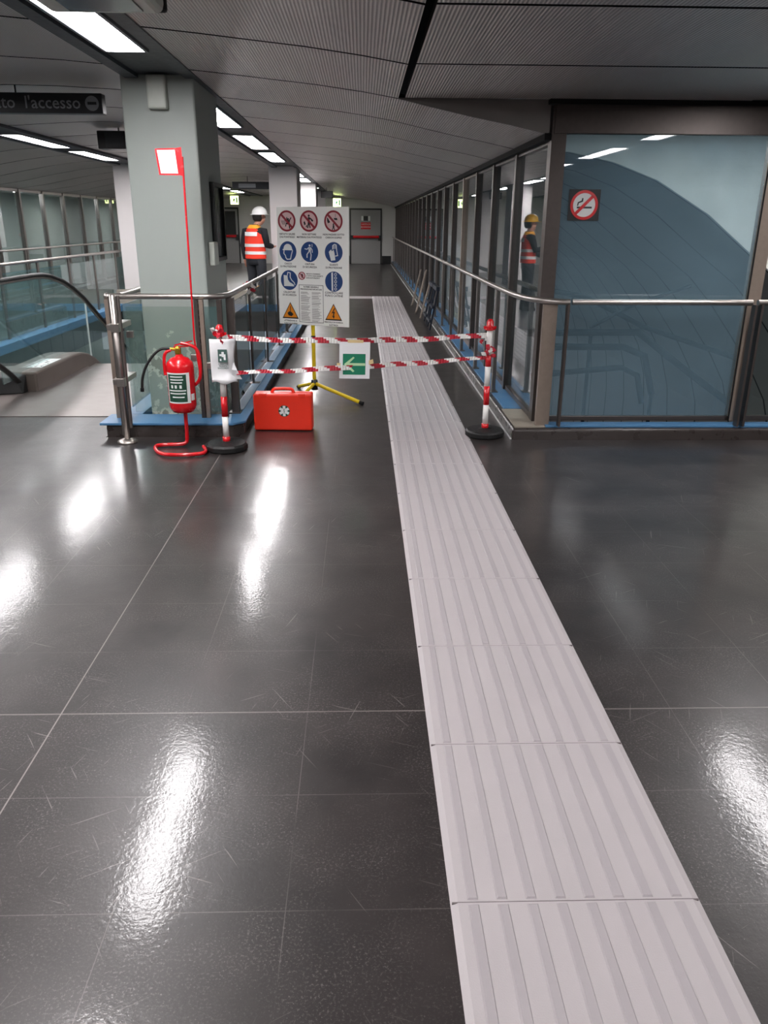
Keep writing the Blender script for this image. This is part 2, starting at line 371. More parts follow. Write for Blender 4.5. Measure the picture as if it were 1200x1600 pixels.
# gusset where the flat ceiling meets the corridor vault
gs = MB(); P2 = [(x, z) for x, z in PROF if x >= .24]
gs.add([(x, 5.86, z+.0) for x, z in P2]+[(x, 5.86, 2.298) for x, z in P2]+[(x, 5.88, z) for x, z in P2]+[(x, 5.88, 2.298) for x, z in P2],
       [(i, i+1, 5+i+1, 5+i) for i in range(4)]+[(10+i, 15+i, 15+i+1, 10+i+1) for i in range(4)]+[(i, 10+i, 11+i, i+1) for i in range(4)])
struct(gs, 'trim_1', 'vault')
struct(MB().box(1.24, 1.31, 5.86, YFAR, 2.05, 2.095), 'trim_2', 'blackgap')
for i, (x0, x1) in enumerate(((-1.63, -1.13), (-4.35, -3.80))):
    b = MB()
    b.box(x0, x1, -6, YFAR, 2.465, 2.6); b.box(x0, x0+.09, -6, YFAR, 2.44, 2.5); b.box(x1-.09, x1, -6, YFAR, 2.44, 2.5)
    struct(b, 'trim_%d' % (3+i), 'beam')
# ---------------------------------------------------------------- pillars
def pillar(x0, x1, y0, y1, name='pillar'):
    o = struct(MB().box(x0, x1, y0, y1, -.5, 2.47), name, 'pillar', .012); return o
pillar(-1.67, -1.165, 6.15, 7.06)
for x0, x1, y0, y1 in ((-1.70, -1.19, 15.52, 16.4), (-1.67, -1.165, 21.3, 22.2), (-4.40, -3.82, 15.2, 16.1), (-4.40, -3.82, 21.3, 22.2), (-1.67, -1.165, 27, 27.6)):
    struct(MB().box(x0, x1, y0, y1, -.5, 2.47), 'pillar', 'pale_paint', .012)
# ---------------------------------------------------------------- lamps
def lamp(x0, x1, y0, y1, z, label, grp=None):
    t = thing('ceiling_light', label, 'ceiling light', (x0, y0, z), grp)
    h = MB(); h.box(x0-.02, x0, y0-.02, y1+.02, z-.012, z+.03); h.box(x1, x1+.02, y0-.02, y1+.02, z-.012, z+.03)
    h.box(x0, x1, y0-.02, y0, z-.012, z+.03); h.box(x0, x1, y1, y1+.02, z-.012, z+.03); h.box(x0-.02, x1+.02, y0-.02, y1+.02, z+.02, z+.034)
    h.build('housing', 'housing', t); MB().box(x0, x1, y0, y1, z-.006, z+.0).build('diffuser', 'lamp', t, .004)
for y0, y1, l in ((-1.1, .54, 'lit ceiling light behind the viewer in the pillar beam'), (1.26, 2.9, 'lit ceiling light overhead in the pillar beam'), (3.64, 5.26, 'bright ceiling light just before the big grey pillar'),
                  (7.5, 9.15, 'first lit ceiling light behind the big grey pillar'), (9.98, 11.7, 'second lit ceiling light behind the big grey pillar'),
                  (12.34, 14.07, 'third lit ceiling light behind the big grey pillar'), (16.9, 18.6, 'lit ceiling light beyond the second grey pillar'),
                  (19.2, 20.9, 'lit ceiling light just before the third pillar'), (23, 24.7, 'lit ceiling light beyond the third pillar'), (28.5, 30.2, 'last lit ceiling light before the far wall')):
    lamp(-1.485, -1.265, y0, y1, 2.452, l)
for y0, y1, l in ((2.4, 4.1, 'unseen ceiling light added for ambience left of the viewer in the left beam'), (4.8, 6.5, 'unseen ceiling light added for ambience over the escalator approach in the left beam'), (7.2, 8.9, 'lit ceiling light above the escalators, left beam'), (10.15, 11.8, 'nearest long ceiling light seen left of the pillar'),  # lamps by the viewer and the approach: out of view, added for ambient light
                  (12.4, 14.1, 'smaller ceiling light left of the pillar, behind the nearest one'), (17, 18.7, 'lit ceiling light beyond the pale left pillar'), (19.3, 21, 'lit ceiling light left of the white helmet person'), (24, 25.7, 'far lit ceiling light in the left beam'), (27, 28.7, 'farthest lit ceiling light in the left beam')):
    lamp(-4.19, -3.96, y0, y1, 2.452, l)
for y0, y1, l in ((3.45, 4.95, 'lit ceiling light to the right before the glass front'), (1.1, 2.6, 'lit ceiling light right of the viewer'), (-1.3, .2, 'lit ceiling light behind the viewer to the right')):
    lamp(2.66, 2.85, y0, y1, 2.288, l)
# ---------------------------------------------------------------- right side: curb, ledge, glazed partition
cb = MB(); cb.prism([(1.11, 5.66), (6.5, 5.66), (6.5, 5.80), (1.36, 5.80), (1.36, YFAR), (1.11, YFAR)], -.2, .085)
struct(cb, 'baseboard_right', 'curb', .02, seg=3)
struct(MB().box(1.098, 1.109, 5.68, YFAR, 0, .006), 'trim_5', 'print_white')
struct(MB().box(1.15, 1.36, 6.28, YFAR, .086, .103), 'trim_6', 'blue', .004)
struct(MB().box(1.36, 6.5, 5.69, 5.80, .086, .105), 'trim_7', 'blue', .004)
struct(MB().box(1.13, 1.36, 5.68, 6.28, .086, .098), 'trim_8', 'concrete', .004)
def bay_mb(): return MB()
wn = 1
POSTY = [5.9+1.2*k for k in range(0, 23)]
for k, y0 in enumerate(POSTY[:-1]):
    y1 = min(y0+1.2, YFAR)
    f = MB()
    f.box(1.275, 1.345, y0+1.2-.035, y0+1.2+.035, .10, 2.07)
    f.box(1.29, 1.34, y0+.05, y1-.03, 2.03, 2.07); f.box(1.29, 1.34, y0+.05, y1-.03, .10, .14)
    o = struct(f, 'window_%d' % wn, 'bronze_light' if k == 3 else 'bronze'); wn += 1
    p = MB().box(1.311, 1.319, y0+.03, y1-.03, .14, 2.03).build('pane', 'pane', o)
f = MB().box(1.285, 1.385, 5.84, 5.95, .10, 2.27)
struct(f, 'window_%d' % wn, 'bronze'); wn += 1
f = MB(); f.box(1.30, 7, 5.83, 5.90, 2.09, 2.27); f.box(1.385, 2.80, 5.84, 5.88, .105, .14); f.box(2.795, 2.805, 5.825, 5.835, .105, 2.1, 1)
o = struct(f, 'window_%d' % wn, ['bronze', 'blackgap'], .003); wn += 1
MB().box(2.805, 2.90, 5.83, 5.92, .105, 2.09).build('jamb', 'bronze_light', o, .003)
MB().box(1.385, 2.80, 5.856, 5.866, .14, 2.09).build('pane', 'pane_big', o)
struct(MB().box(1.25, 7, 5.80, 5.88, 2.265, 2.298), 'trim_9', 'blackgap')
f = MB(); f.box(4.3, 4.4, 5.83, 5.92, .105, 2.1); f.box(2.90, 4.3, 5.84, 5.88, .105, .14)
o = struct(f, 'window_%d' % wn, 'bronze'); wn += 1
MB().box(2.90, 4.30, 5.856, 5.866, .14, 1.0).build('pane', 'plain_glass', o)
# hand rail with flat stanchions
t = thing('handrail', 'steel handrail along the glazed right wall, bending round its corner', 'handrail', (1.17, 5.7, .1))
path = [(1.16, YFAR-.3, 1.0), (1.16, 7.0, 1.0), (1.165, 6.35, 1.0), (1.20, 5.95, 1.0), (1.29, 5.74, 1.0), (1.40, 5.67, 1.0), (1.36+.1, 5.665, 1.0)]
pp = [Vector(path[0]), Vector(path[1])]+bez(path[1:])[1:]
MB().tube(pp, .021, 14).build('rail', 'steel', t)
MB().tube([(1.475, 5.665, 1.0), (2.76, 5.665, 1.0)], .021, 14).build('rail', 'steel', t)
MB().tube([(2.80, 5.665, 1.0), (4.6, 5.665, 1.0)], .021, 14).build('rail', 'steel', t)
for k in range(22):
    y = 6.95+1.2*k
    if y > YFAR-.4: break
    s = MB().box(1.148, 1.178, y-.035, y+.035, .103, .985).box(1.14, 1.20, y-.05, y+.05, .103, .111); s.build('post', 'darksteel', t)
for x in (1.45, 2.785, 2.83): MB().box(x-.008, x+.008, 5.64, 5.70, .105, .985).build('post', 'bronze', t)
for x in (1.34,): MB().box(x-.05, x+.05, 5.72, 5.76, .098, .975).build('post', 'bronze_light', t)
# no-smoking sign on the big pane
fr = frame((1.548, 5.853, 1.64), (1, 0, 0), (0, 0, 1))
t = thing('no_smoking_sign', 'square black no smoking sticker with red ring on the big blue pane', 'sign', (1.548, 5.853, 1.535))
MB().plate(fr, rect(-.11, .11, -.102, .102), 0, .002).build('sticker', 'print_black', t)
MB().plate(fr, circ((0, 0), .082), .002, .003).build('disc', 'print_white', t)
s = MB(); s.plate(fr, rect(-.05, .055, -.022, -.010), .003, .004); s.plate(fr, [(-.05, -.005), (-.042, -.005), (-.038, .012), (-.010, .022), (-.008, .045), (-.018, .045), (-.020, .030), (-.046, .018)], .003, .004)
s.build('cigarette', 'print_black', t)
s = MB(); s.ringplate(fr, (0, 0), .078, .097, .004, .005); q = .0105*.7
s.plate(fr, [(-.058-q, -.058+q), (-.058+q, -.058-q), (.058+q, .058-q), (.058-q, .058+q)], .004, .005); s.build('prohibition_ring', 'red', t)
# vault wall behind the right partition
VS = [(1.36, 2.10), (1.75, 2.085), (2.12, 2.01), (2.52, 1.87), (3.0, 1.60), (3.5, 1.22), (3.9, .93), (4.2, .62), (4.5, .25), (4.82, -.17), (5.05, -.55), (5.22, -1.1), (5.3, -1.8), (5.32, -4.5)]
def vault(prof, y0, y1, name, mt, g=.022):
    v = MB()
    y = y0
    while y < y1:
        a = y+g; b = y+1.2-g; n = len(prof)
        v.add([(x, a, z) for x, z in prof]+[(x, b, z) for x, z in prof], [(i, n+i, n+i+1, i+1) for i in range(n-1)], 0)
        y += 1.2
    v.add([(x+.05*(1 if prof[-1][0] > 0 else -1), y0, z+.05) for x, z in prof]+[(x+.05*(1 if prof[-1][0] > 0 else -1), y1, z+.05) for x, z in prof], [(i, len(prof)+i, len(prof)+i+1, i+1) for i in range(len(prof)-1)], 1)
    struct(v, name, [mt, 'blackgap'])
vault(VS, 7.26, 36, 'wall_right', 'vault')
n = len(VS)
e = MB(); e.add([(x, 7.2, z) for x, z in VS]+[(max(x, 1.36), 7.2, 3.0) for x, z in VS]+[(x, 7.25, z) for x, z in VS]+[(max(x, 1.36), 7.25, 3.0) for x, z in VS],
      [(i, i+1, n+i+1, n+i) for i in range(n-1)]+[(2*n+i, 3*n+i, 3*n+i+1, 2*n+i+1) for i in range(n-1)]+[(i, 2*n+i, 2*n+i+1, i+1) for i in range(n-1)])
e.box(5.3, 9, 7.2, 7.25, -4.5, 3)
struct(e, 'wall_end', 'white_wall')
struct(MB().box(1.36, 7, 5.9, 7.2, 2.31, 2.34), 'ceiling', 'vault')
lamp(1.7, 3.6, 6.02, 6.14, 2.296, 'added fill light inside the right void, hidden behind the glass front header')  # both void lamps are added out of sight to brighten the white end wall
lamp(4.2, 5.9, 6.02, 6.14, 2.296, 'second added fill light inside the right void, hidden behind the header')
t = thing('stair_railing', 'dark tubular stair railing seen through the big blue pane', 'railing', (2.4, 6.95, -4.5))
def yy(pts): return [(x, 6.95+d, z) for x, z, d in pts]
MB().tube(yy([(1.42, .62, 0), (2.0, .62, .05), (2.45, .615, .1), (2.9, .30, .15), (3.5, -.1, .2)]), .03, 8).build('rail', 'stair_dark', t)
MB().tube(yy([(1.45, 1.0, .1), (1.95, .92, .1), (2.5, .66, .1), (3.4, .38, .1)]), .022, 8).build('rail', 'stair_dark', t)
MB().tube(yy([(1.55, .5, .0), (2.3, .5, 0), (2.5, .42, 0), (2.6, .08, 0)]), .03, 8).build('rail', 'stair_dark', t)
MB().tube(yy([(1.5, .25, .0), (2.3, .32, 0), (2.45, .25, 0), (2.52, .0, 0)]), .026, 8).build('rail', 'stair_dark', t)
MB().tube(yy([(2.0, .66, .05), (2.35, .85, .05), (2.85, 1.02, .05)]), .015, 8).build('brace', 'stair_dark', t)
for x, z in ((1.5, .6), (2.0, .6), (2.6, .1)): MB().box(x-.012, x+.012, 6.94, 6.97, -4.5, z).build('post', 'stair_dark', t)
# left: glazed partition, curb, ledge and wall behind
cb = MB().box(-6.75, -6.45, 6, YFAR, 0, .09); struct(cb, 'baseboard_left', 'curb', .01)
for k in range(1, 22):
    y0 = 5.9+1.2*k; y1 = y0+1.2; f = MB()
    f.box(-6.76, -6.68, y1-.035, y1+.035, .09, 2.09); f.box(-6.74, -6.70, y0+.035, y1-.035, 2.04, 2.09); f.box(-6.74, -6.70, y0+.035, y1-.035, .09, .13)
    o = struct(f, 'window_%d' % wn, 'darksteel'); wn += 1
    MB().box(-6.724, -6.716, y0+.035, y1-.035, .13, 2.04).build('pane', 'pane', o)
struct(MB().box(-8.1, -8.0, 6, YFAR, -4.5, 2.3), 'wall_left', 'left_wall')
for y in (9.5, 13.1, 16.7, 20.3, 25.1):  # added lamps, hidden by the top frame, that brighten the wall behind the glass
    lamp(-6.98, -6.86, y, y+1.8, 2.084, 'added unseen fill light just behind the far-left glazed wall', 'added fill lights behind the left glass')
t = thing('handrail', 'steel handrail before the glazed wall at the far left', 'handrail', (-6.4, 7, 0))
MB().tube([(-6.45, 7, 1.0), (-6.45, YFAR-.3, 1.0)], .021, 10).build('rail', 'steel', t)
for k in range(20):
    MB().box(-6.46, -6.44, 7.6+1.2*k-.025, 7.6+1.2*k+.025, 0.09, .985).build('post', 'darksteel', t)
# far wall and side closure
fw = MB(); fw.box(-9.5, 1.4, YFAR, YFAR+.2, 0, 2.62); struct(fw, 'wall_back', 'wallgrey')
struct(MB().box(-1.05, -.5, YFAR-.02, YFAR, 0, .3).box(.76, 1.12, YFAR-.02, YFAR, 0, .3), 'baseboard_back', 'satinblack')
struct(MB().box(-11, 12, -7.2, -7, -.3, 2.62), 'wall_front', 'wallgrey')
struct(MB().box(-11.2, -11, -7, YFAR, -4.5, 2.62), 'wall_side', 'wallgrey')
struct(MB().box(9, 9.2, -7, 7.2, -4.5, 2.62), 'wall_side', 'wallgrey')
def door(n_, x0, x1, sign, glassy=False):
    f = MB(); f.box(x0-.06, x0, YFAR-.03, YFAR, 0, 2.04); f.box(x1, x1+.05, YFAR-.03, YFAR, 0, 2.04); f.box(x0, x1, YFAR-.03, YFAR, 1.98, 2.04)
    o = struct(f, 'door_%d' % n_, 'satinblack')
    MB().box(x0, x1, YFAR-.025, YFAR-.003, .01, 1.98).build('leaf', 'door', o)
    if glassy: MB().box(x0+.08, x1-.08, YFAR-.028, YFAR-.024, 1.05, 1.9).build('glazing', 'darkglassy', o)
    b = MB().tube([(x0+.08, YFAR-.13, 1.0), (x1-.06, YFAR-.13, 1.0)], .05, 10); b.build('panic_bar', 'red', o)
    MB().box(x0+.0, x0+.09, YFAR-.15, YFAR-.02, .92, 1.06).box(x1-.09, x1, YFAR-.15, YFAR-.02, .86, 1.06).build('bar_bracket', 'satinblack', o)
door(1, -.44, .70, True); door(2, -5.62, -4.80, True, True)
fr = frame((.13, YFAR-.027, 1.56), (1, 0, 0), (0, 0, 1))
t = thing('door_notice', 'white and black pictogram label at the top of the far door', 'sign', (.13, YFAR-.027, 1.6))
s = MB(); s.plate(fr, rect(-.17, -.09, .03, .2), 0, .002).plate(fr, rect(.09, .17, .03, .2), 0, .002); s.build('white_field', 'print_white', t)
s = MB(); s.plate(fr, rect(-.09, .09, .03, .2), 0, .002); s.build('black_field', 'print_black', t)
t = thing('door_notice', 'red notice with white lettering on the far door, above its red bar', 'sign', (.13, YFAR-.027, 1.3))
MB().plate(fr, rect(-.19, .19, -.28, -.03), 0, .002).build('panel', 'red', t)
MB().text('USCITA DI', .075, fr, (0, -.1), .003).text('SICUREZZA', .075, fr, (0, -.2), .003).build('lettering', 'print_white', t)
# exit signs
def exit_sign(x, y, z, label):
    t = thing('exit_sign', label, 'exit sign', (x, y, z))
    MB().box(x-.14, x+.14, y-.03, y+.03, z-.14, z+.14).build('box', 'exitlit', t, .01)
    MB().box(x-.10, x-.09, y-.01, y+.01, z+.14, 2.43).box(x+.09, x+.10, y-.01, y+.01, z+.14, 2.43).build('hanger', 'satinblack', t)
    fr = frame((x, y-.031, z), (1, 0, 0), (0, 0, 1)); s = MB()
    s.plate(fr, circ((-.02, .07), .018, 10), 0, .002); s.plate(fr, [(-.06, .02), (-.01, .05), (.03, .03), (.0, -.03), (.02, -.08), (0, -.09), (-.03, -.03), (-.06, -.08), (-.08, -.07), (-.04, -.01)], 0, .002)
    s.plate(fr, rect(.06, .11, -.09, .09), 0, .002); s.build('running_figure', 'print_green', t)
exit_sign(-.90, 30.0, 2.18, 'lit green exit sign near the far door at the corridor end'); exit_sign(-4.52, 30.0, 2.24, 'lit green exit sign left of the person in the white helmet')
# ---------------------------------------------------------------- enclosure round the pillar void
cb = MB(); poly = [(-1.92, 5.78), (-.98, 5.78), (-.90, 5.86), (-.90, 14.6), (-1.06, 14.6), (-1.06, 6.06), (-1.92, 6.06)]
struct(MB().prism(poly, -.3, .085), 'baseboard_pillar', 'curb', .012)
poly = [(-1.96, 5.76), (-.97, 5.76), (-.885, 5.845), (-.885, 14.6), (-1.03, 14.6), (-1.03, 6.06), (-1.96, 6.06)]
struct(MB().prism(poly, .086, .104), 'trim_10', 'blue', .004)
struct(MB().box(-1.03, -.955, 6.2, 14.6, .105, .110), 'trim_11', 'palegrey')
struct(MB().box(-1.88, -1.72, 6.06, 8.62, .0, .104), 'trim_12', 'blue', .004)
struct(MB().box(-4.42, -.9, 14.6, 14.72, .0, .12), 'trim_13', 'blue', .004)
struct(MB().box(-4.42, -1.9, 14.72, 14.84, .0, .36), 'trim_14', 'concrete', .01)
struct(MB().box(-4.50, -4.30, 8.62, 14.6, .0, .104), 'trim_15', 'blue', .004)
t = thing('guard_railing', 'steel guard railing with glass panels round the void by the big pillar', 'railing', (-1.4, 5.95, .1))
path = [(-1.26, 5.97, 1.0), (-1.12, 5.97, 1.0), (-1.03, 6.02, 1.0), (-1.0, 6.15, 1.0), (-1.0, 6.4, 1.0)]
pp = [Vector((-1.86, 5.97, 1.0))]+bez(path)+[Vector((-1.0, 14.5, 1.0))]
MB().tube(pp, .021, 14).lathe((-1.86, 5.97, .975), [(.0, 0), (.02, .004), (.03, .02), (.03, .03), (.02, .046), (0, .05)], 12).build('rail', 'steel', t)
MB().tube([(-1.80, 6.05, 1.0), (-1.80, 8.7, 1.0)], .021, 12).build('rail', 'steel', t)
for k in range(7):
    y = 6.12+1.2*k
    MB().box(-1.025, -1.01 if k else -.97, y-.035, y+.035, .104, .98).box(-1.05, -.96, y-.045, y+.045, .104, .112).build('post', 'bronze', t)
    if k: MB().box(-1.036, -1.028, y-1.2+.06, y-.06, .16, .92).build('glass_panel', 'rail_glass', t)
for x, mt in ((-1.86, 'bronze_light'), (-1.80, 'bronze'), (-1.215, 'bronze'), (-1.185, 'bronze_light'), (-1.05, 'bronze')):
    MB().box(x-.018, x+.018, 5.93, 5.97, .104, .98).build('post', mt, t)
MB().box(-1.735, -1.235, 5.95, 5.958, .15, .93).build('glass_panel', 'front_glass', t)
MB().box(-1.16, -1.07, 5.95, 5.958, .15, .93).build('glass_panel', 'rail_glass', t)
MB().box(-1.804, -1.796, 6.1, 8.4, .15, .93).build('glass_panel', 'rail_glass', t)
for x, z in ((-1.72, .73), (-1.26, .56), (-1.145, .50)): MB().box(x-.025, x+.025, 5.935, 5.975, z-.025, z+.025).build('glass_clamp', 'steel', t, .004)
# newel pole
t = thing('steel_pole', 'round steel pole with floor flange beside the fire extinguisher', 'pole', (-1.715, 5.60, 0))
MB().lathe((-1.715, 5.60, 0), [(.021, .02), (.021, 1.04), (.0, 1.045)], 18).build('tube', 'steel', t)
MB().lathe((-1.715, 5.60, 0), [(.072, 0), (.072, .012), (.055, .022), (.024, .03)], 24).build('flange', 'steel', t)
for z in (.42, .80): MB().box(-1.78, -1.695, 5.61, 5.925, z, z+.04).box(-1.745, -1.685, 5.575, 5.625, z-.01, z+.05).build('clamp', 'steel', t, .005)
MB().tube([(-1.735, 5.62, .05), (-1.735, 5.62, 1.03)], .018, 10).tube([(-1.695, 5.64, .1), (-1.70, 5.66, 1.03)], .018, 10).build('conduit', 'darksteel', t)
# far-left railing
t = thing('guard_railing', 'long steel handrail beyond the escalators on the left', 'railing', (-4.4, 9, 0))
MB().tube([(-4.46, 6.4, 1.0), (-4.46, 14.6, 1.0), (-4.46, 20, 1.0)], .021, 12).build('rail', 'steel', t)
for k in range(11):
    y = 6.6+1.2*k
    MB().box(-4.47, -4.45, y-.03, y+.03, 0, .98).build('post', 'darksteel', t)
    if k: MB().box(-4.464, -4.456, y-1.14, y-.06, .12, .9).build('glass_panel', 'rail_glass', t)
# ---------------------------------------------------------------- escalator
t = thing('escalator', 'down escalator with steel landing plate and black handrail left of the pillar', 'escalator', (-2.4, 6.4, 0))
MB().box(-4.2, -1.90, 6.40, 8.8, -.3, .006).build('landing_plate', 'landing', t)
def incl(y): return 0 if y < 8.4 else -(y-8.4)*.577
def deckpiece(x0, x1, y0, y1, h0, h1, name, mt, parent, bev=.02):
    ys_ = [y0, y0+.3, 8.5, 8.7, 8.9, 9.1, 9.3, 9.7, 11, 14.4]
    b = MB(); rings = []
    for y in ys_:
        a = 0 if y < 8.5 else -((y-8.5)**2)*.36 if y < 9.3 else -.23-(y-9.3)*.577
        rings.append([(x0, y, a+h0), (x1, y, a+h0), (x1, y, a+h1), (x0, y, a+h1)])
    b.loft(rings, smooth=False); return b.build(name, mt, parent, bev)
for x0, x1 in ((-3.40, -3.05), (-1.97, -1.9)):
    deckpiece(x0, x1, 7.4, 14, -.25, .19 if x0 < -3 else .12, 'balustrade_deck', 'deck_side', t)
b = MB(); b.add([(-3.44, 7.22, 0.006), (-3.15, 7.30, 0.006), (-3.14, 7.399, 0.006), (-3.44, 7.399, 0.006), (-3.42, 7.24, .17), (-3.20, 7.30, .15), (-3.14, 7.399, .17), (-3.42, 7.399, .20)],
      [(0, 3, 2, 1), (4, 5, 6, 7), (0, 1, 5, 4), (1, 2, 6, 5), (2, 3, 7, 6), (3, 0, 4, 7)])
b.build('handrail_inlet', 'black', t, .01)
fr = frame((-3.10, 7.85, .192), (.0, 1, 0), (-1, 0, 0)); s = MB().plate(fr, [(-.22, -.02), (.3, -.02), (.3, .12), (-.22, .12)], 0, .001); s.build('sticker', 'print_white', t, label='white scribbled sticker')
s = MB()
for k in range(16):
    a = random.uniform(-.2, .27); b_ = random.uniform(-.01, .11); q = random.uniform(0, 3.1); d = .02
    s.plate(fr, [(a-d*math.cos(q), b_-d*math.sin(q)), (a+d*math.cos(q), b_+d*math.sin(q)), (a+d*math.cos(q)-.004, b_+d*math.sin(q)+.006), (a-d*math.cos(q)-.004, b_-d*math.sin(q)+.006)], .001, .002)
s.build('scribble', 'print_black', t)
def rail_z(y): return 0 if y < 8.0 else -((y-8.0)**2)*.19 if y < 9.3 else -.321-(y-9.3)*.54
for xx in (-3.18, -1.93):
    g = MB(); yy = [7.0, 7.6, 8.0, 8.3, 8.6, 8.9, 9.3, 10, 14] if xx < -3 else [8.6, 8.9, 9.3, 10, 14]
    g.loft([[(xx-.005, y, rail_z(y)+.15), (xx+.005, y, rail_z(y)+.15), (xx+.005, y, rail_z(y)+.99), (xx-.005, y, rail_z(y)+.99)] for y in yy], smooth=False)
    g.build('balustrade_glass', 'rail_glass', t)
    hp = [(xx, y, rail_z(y)+1.02) for y in (14, 12, 10, 9.6, 9.3, 9.0, 8.7, 8.4, 8.2, 8.0, 7.5, 7.1)]+[(xx, 6.80, .98), (xx, 6.68, .82), (xx, 6.68, .62), (xx, 6.80, .42), (xx, 7.1, .25), (xx, 7.3, .12)]
    if xx > -3: hp = hp[:7]
    MB().tube(hp[:12]+([tuple(v) for v in bez(hp[11:])][1:] if xx < -3 else []), .034, 10, flat=(1, .55)).build('handrail_belt', 'black', t)
    MB().tube([(a, b, c-.025) for a, b, c in hp[:13]], .014, 8).build('rail_track', 'steel', t)
st = MB()
for k in range(22):
    y = 8.8+.27*k; z = -.16*k-.01; st.box(-3.05, -1.97, y, y+.28, z-.16, z)
st.build('step', 'darksteel', t)['kind'] = 'stuff'
MB().box(-3.19, -3.175, 9.36, 9.375, -.1, .63).build('glass_joint', 'white', t)
# ---------------------------------------------------------------- tactile strip
t = MB(); X0, X1 = .203, .800
ends = [-1.0]+[.82+.6*k for k in range(28)]; ends = [e for e in ends if e < 17.3]+[17.75]
ribs = [.055+.07*k for k in range(8)]
for y0, y1 in zip(ends, ends[1:]):
    t.add([(X0, y0, 0), (X1, y0, 0), (X1, y1, 0), (X0, y1, 0), (X0+.018, y0+.001, .007), (X1-.018, y0+.001, .007), (X1-.018, y1-.002, .007), (X0+.018, y1-.002, .007)],
          [(4, 5, 6, 7), (0, 1, 5, 4), (1, 2, 6, 5), (2, 3, 7, 6), (3, 0, 4, 7)], 0)
    for r in ribs:
        c = X0+r; a, b = y0+.006, y1-.008
        t.add([(c-.014, a, .007), (c+.0115, a, .007), (c+.0115, b, .007), (c-.014, b, .007), (c-.010, a+.004, .0100), (c+.010, a+.004, .0100), (c+.010, b-.004, .0100), (c-.010, b-.004, .0100)],
              [(4, 5, 6, 7), (0, 1, 5, 4), (1, 2, 6, 5), (2, 3, 7, 6), (3, 0, 4, 7)], 1)
    t.box(X0+.004, X1-.004, y1-.003, y1+.001, 0, .0065, 2)
tag(t.build('tactile_paving_strip', ['strip', 'strip_rib', 'strip_gap']), 'pale grey ribbed tactile paving strip running down the dark floor', 'tactile paving')
t = MB().box(-1.9, X0-.01, 17.25, 17.75, 0, .008)
for k in range(7): t.box(-1.9, X0-.02, 17.30+.062*k, 17.33+.062*k, .008, .012)
tag(t.build('tactile_paving_strip', 'strip', None, .003), 'far cross piece of pale tactile paving turning left', 'tactile paving')
# ---------------------------------------------------------------- chain posts
def bollard(x, y, label):
    t = thing('barrier_post', label, 'barrier post', (x, y, 0), 'barrier posts holding the tape')
    MB().lathe((x, y, 0), [(.140, 0), (.148, .008), (.148, .038), (.135, .050), (.05, .056), (.03, .062)], 12 if x < 0 else 28, smooth=False).build('base', 'black', t, .003)
    bands = [(.05, .092, 0, .027), (.092, .238, 1, .0215), (.238, .379, 0, .0222), (.379, .524, 1, .0215), (.524, .61, 0, .0222), (.61, .79, 1, .0215)]
    s = MB()
    for z0, z1, mi, r in bands: s.lathe((x, y, 0), [(r, z0), (r, z1)], 20, mi)
    s.build('tube', ['red', 'white'], t)
    c = MB(); c.lathe((x, y, 0), [(.024, .785), (.040, .79), (.040, .797), (.026, .802), (.026, .845), (.018, .862), (.006, .868)], 18)
    for k in range(6):
        a = k*math.pi/3; c.obox((x+.036*math.cos(a), y+.036*math.sin(a), .806), (.010*math.cos(a), .010*math.sin(a), 0), (-.006*math.sin(a), .006*math.cos(a), 0), (0, 0, .010))
    c.build('cap', 'red', t)
LX, LY, RX, RY = -.965, 5.415, .925, 5.80
bollard(LX, LY, 'left red and white barrier post, white plastic sheet hanging on it')
bollard(RX, RY, 'right red and white barrier post on round black base by the glass wall')
# ---------------------------------------------------------------- tapes
def tape(p0, p1, sag, wd, label, twist, seed, knots=()):
    rnd = random.Random(seed); p0, p1 = Vector(p0), Vector(p1); L = (p1-p0).length; s = MB(); stp = .02; n = int(L/stp)
    def pt(i, side):
        u = min(1, i/n); c = p0.lerp(p1, u)-Vector((0, 0, sag*4*u*(1-u))); a = twist(u)
        return c+Vector((math.sin(a)*.3, math.sin(a), math.cos(a))).normalized()*wd/2*side + Vector((0, .004*math.sin(u*37+seed), .003*math.sin(u*23)))
    per = 8   # cells per period
    for i in range(n):
        for r in range(4):   # rows
            s0, s1 = -1+r*.5, -1+(r+1)*.5
            mi = 0 if ((i+r*.85) % per) < per/2 else 1
            s.add([pt(i, s0), pt(i+1, s0), pt(i+1, s1), pt(i, s1)], [(0, 1, 2, 3)], mi, True)
    o = s.build('barrier_tape', ['darkred_tape', 'white'], None)
    md = o.modifiers.new('thickness', 'SOLIDIFY'); md.thickness = .0006
    tag(o, label, 'barrier tape', 'tapes between the two posts')
M['darkred_tape'] = mat('red_tape_print', '#b3152c', .35, coat=.3)
tape((LX+.024, LY, .780), (RX-.022, RY, .752), .030, .040, 'upper red and white tape stretched between the two posts', lambda u: .2+.5*math.sin(u*9), 1)
tape((-.86, 5.40, .545), (RX-.022, RY, .590), .012, .036, 'lower red and white tape stretched between the two posts', lambda u: .35+.6*math.sin(u*7+1), 4)
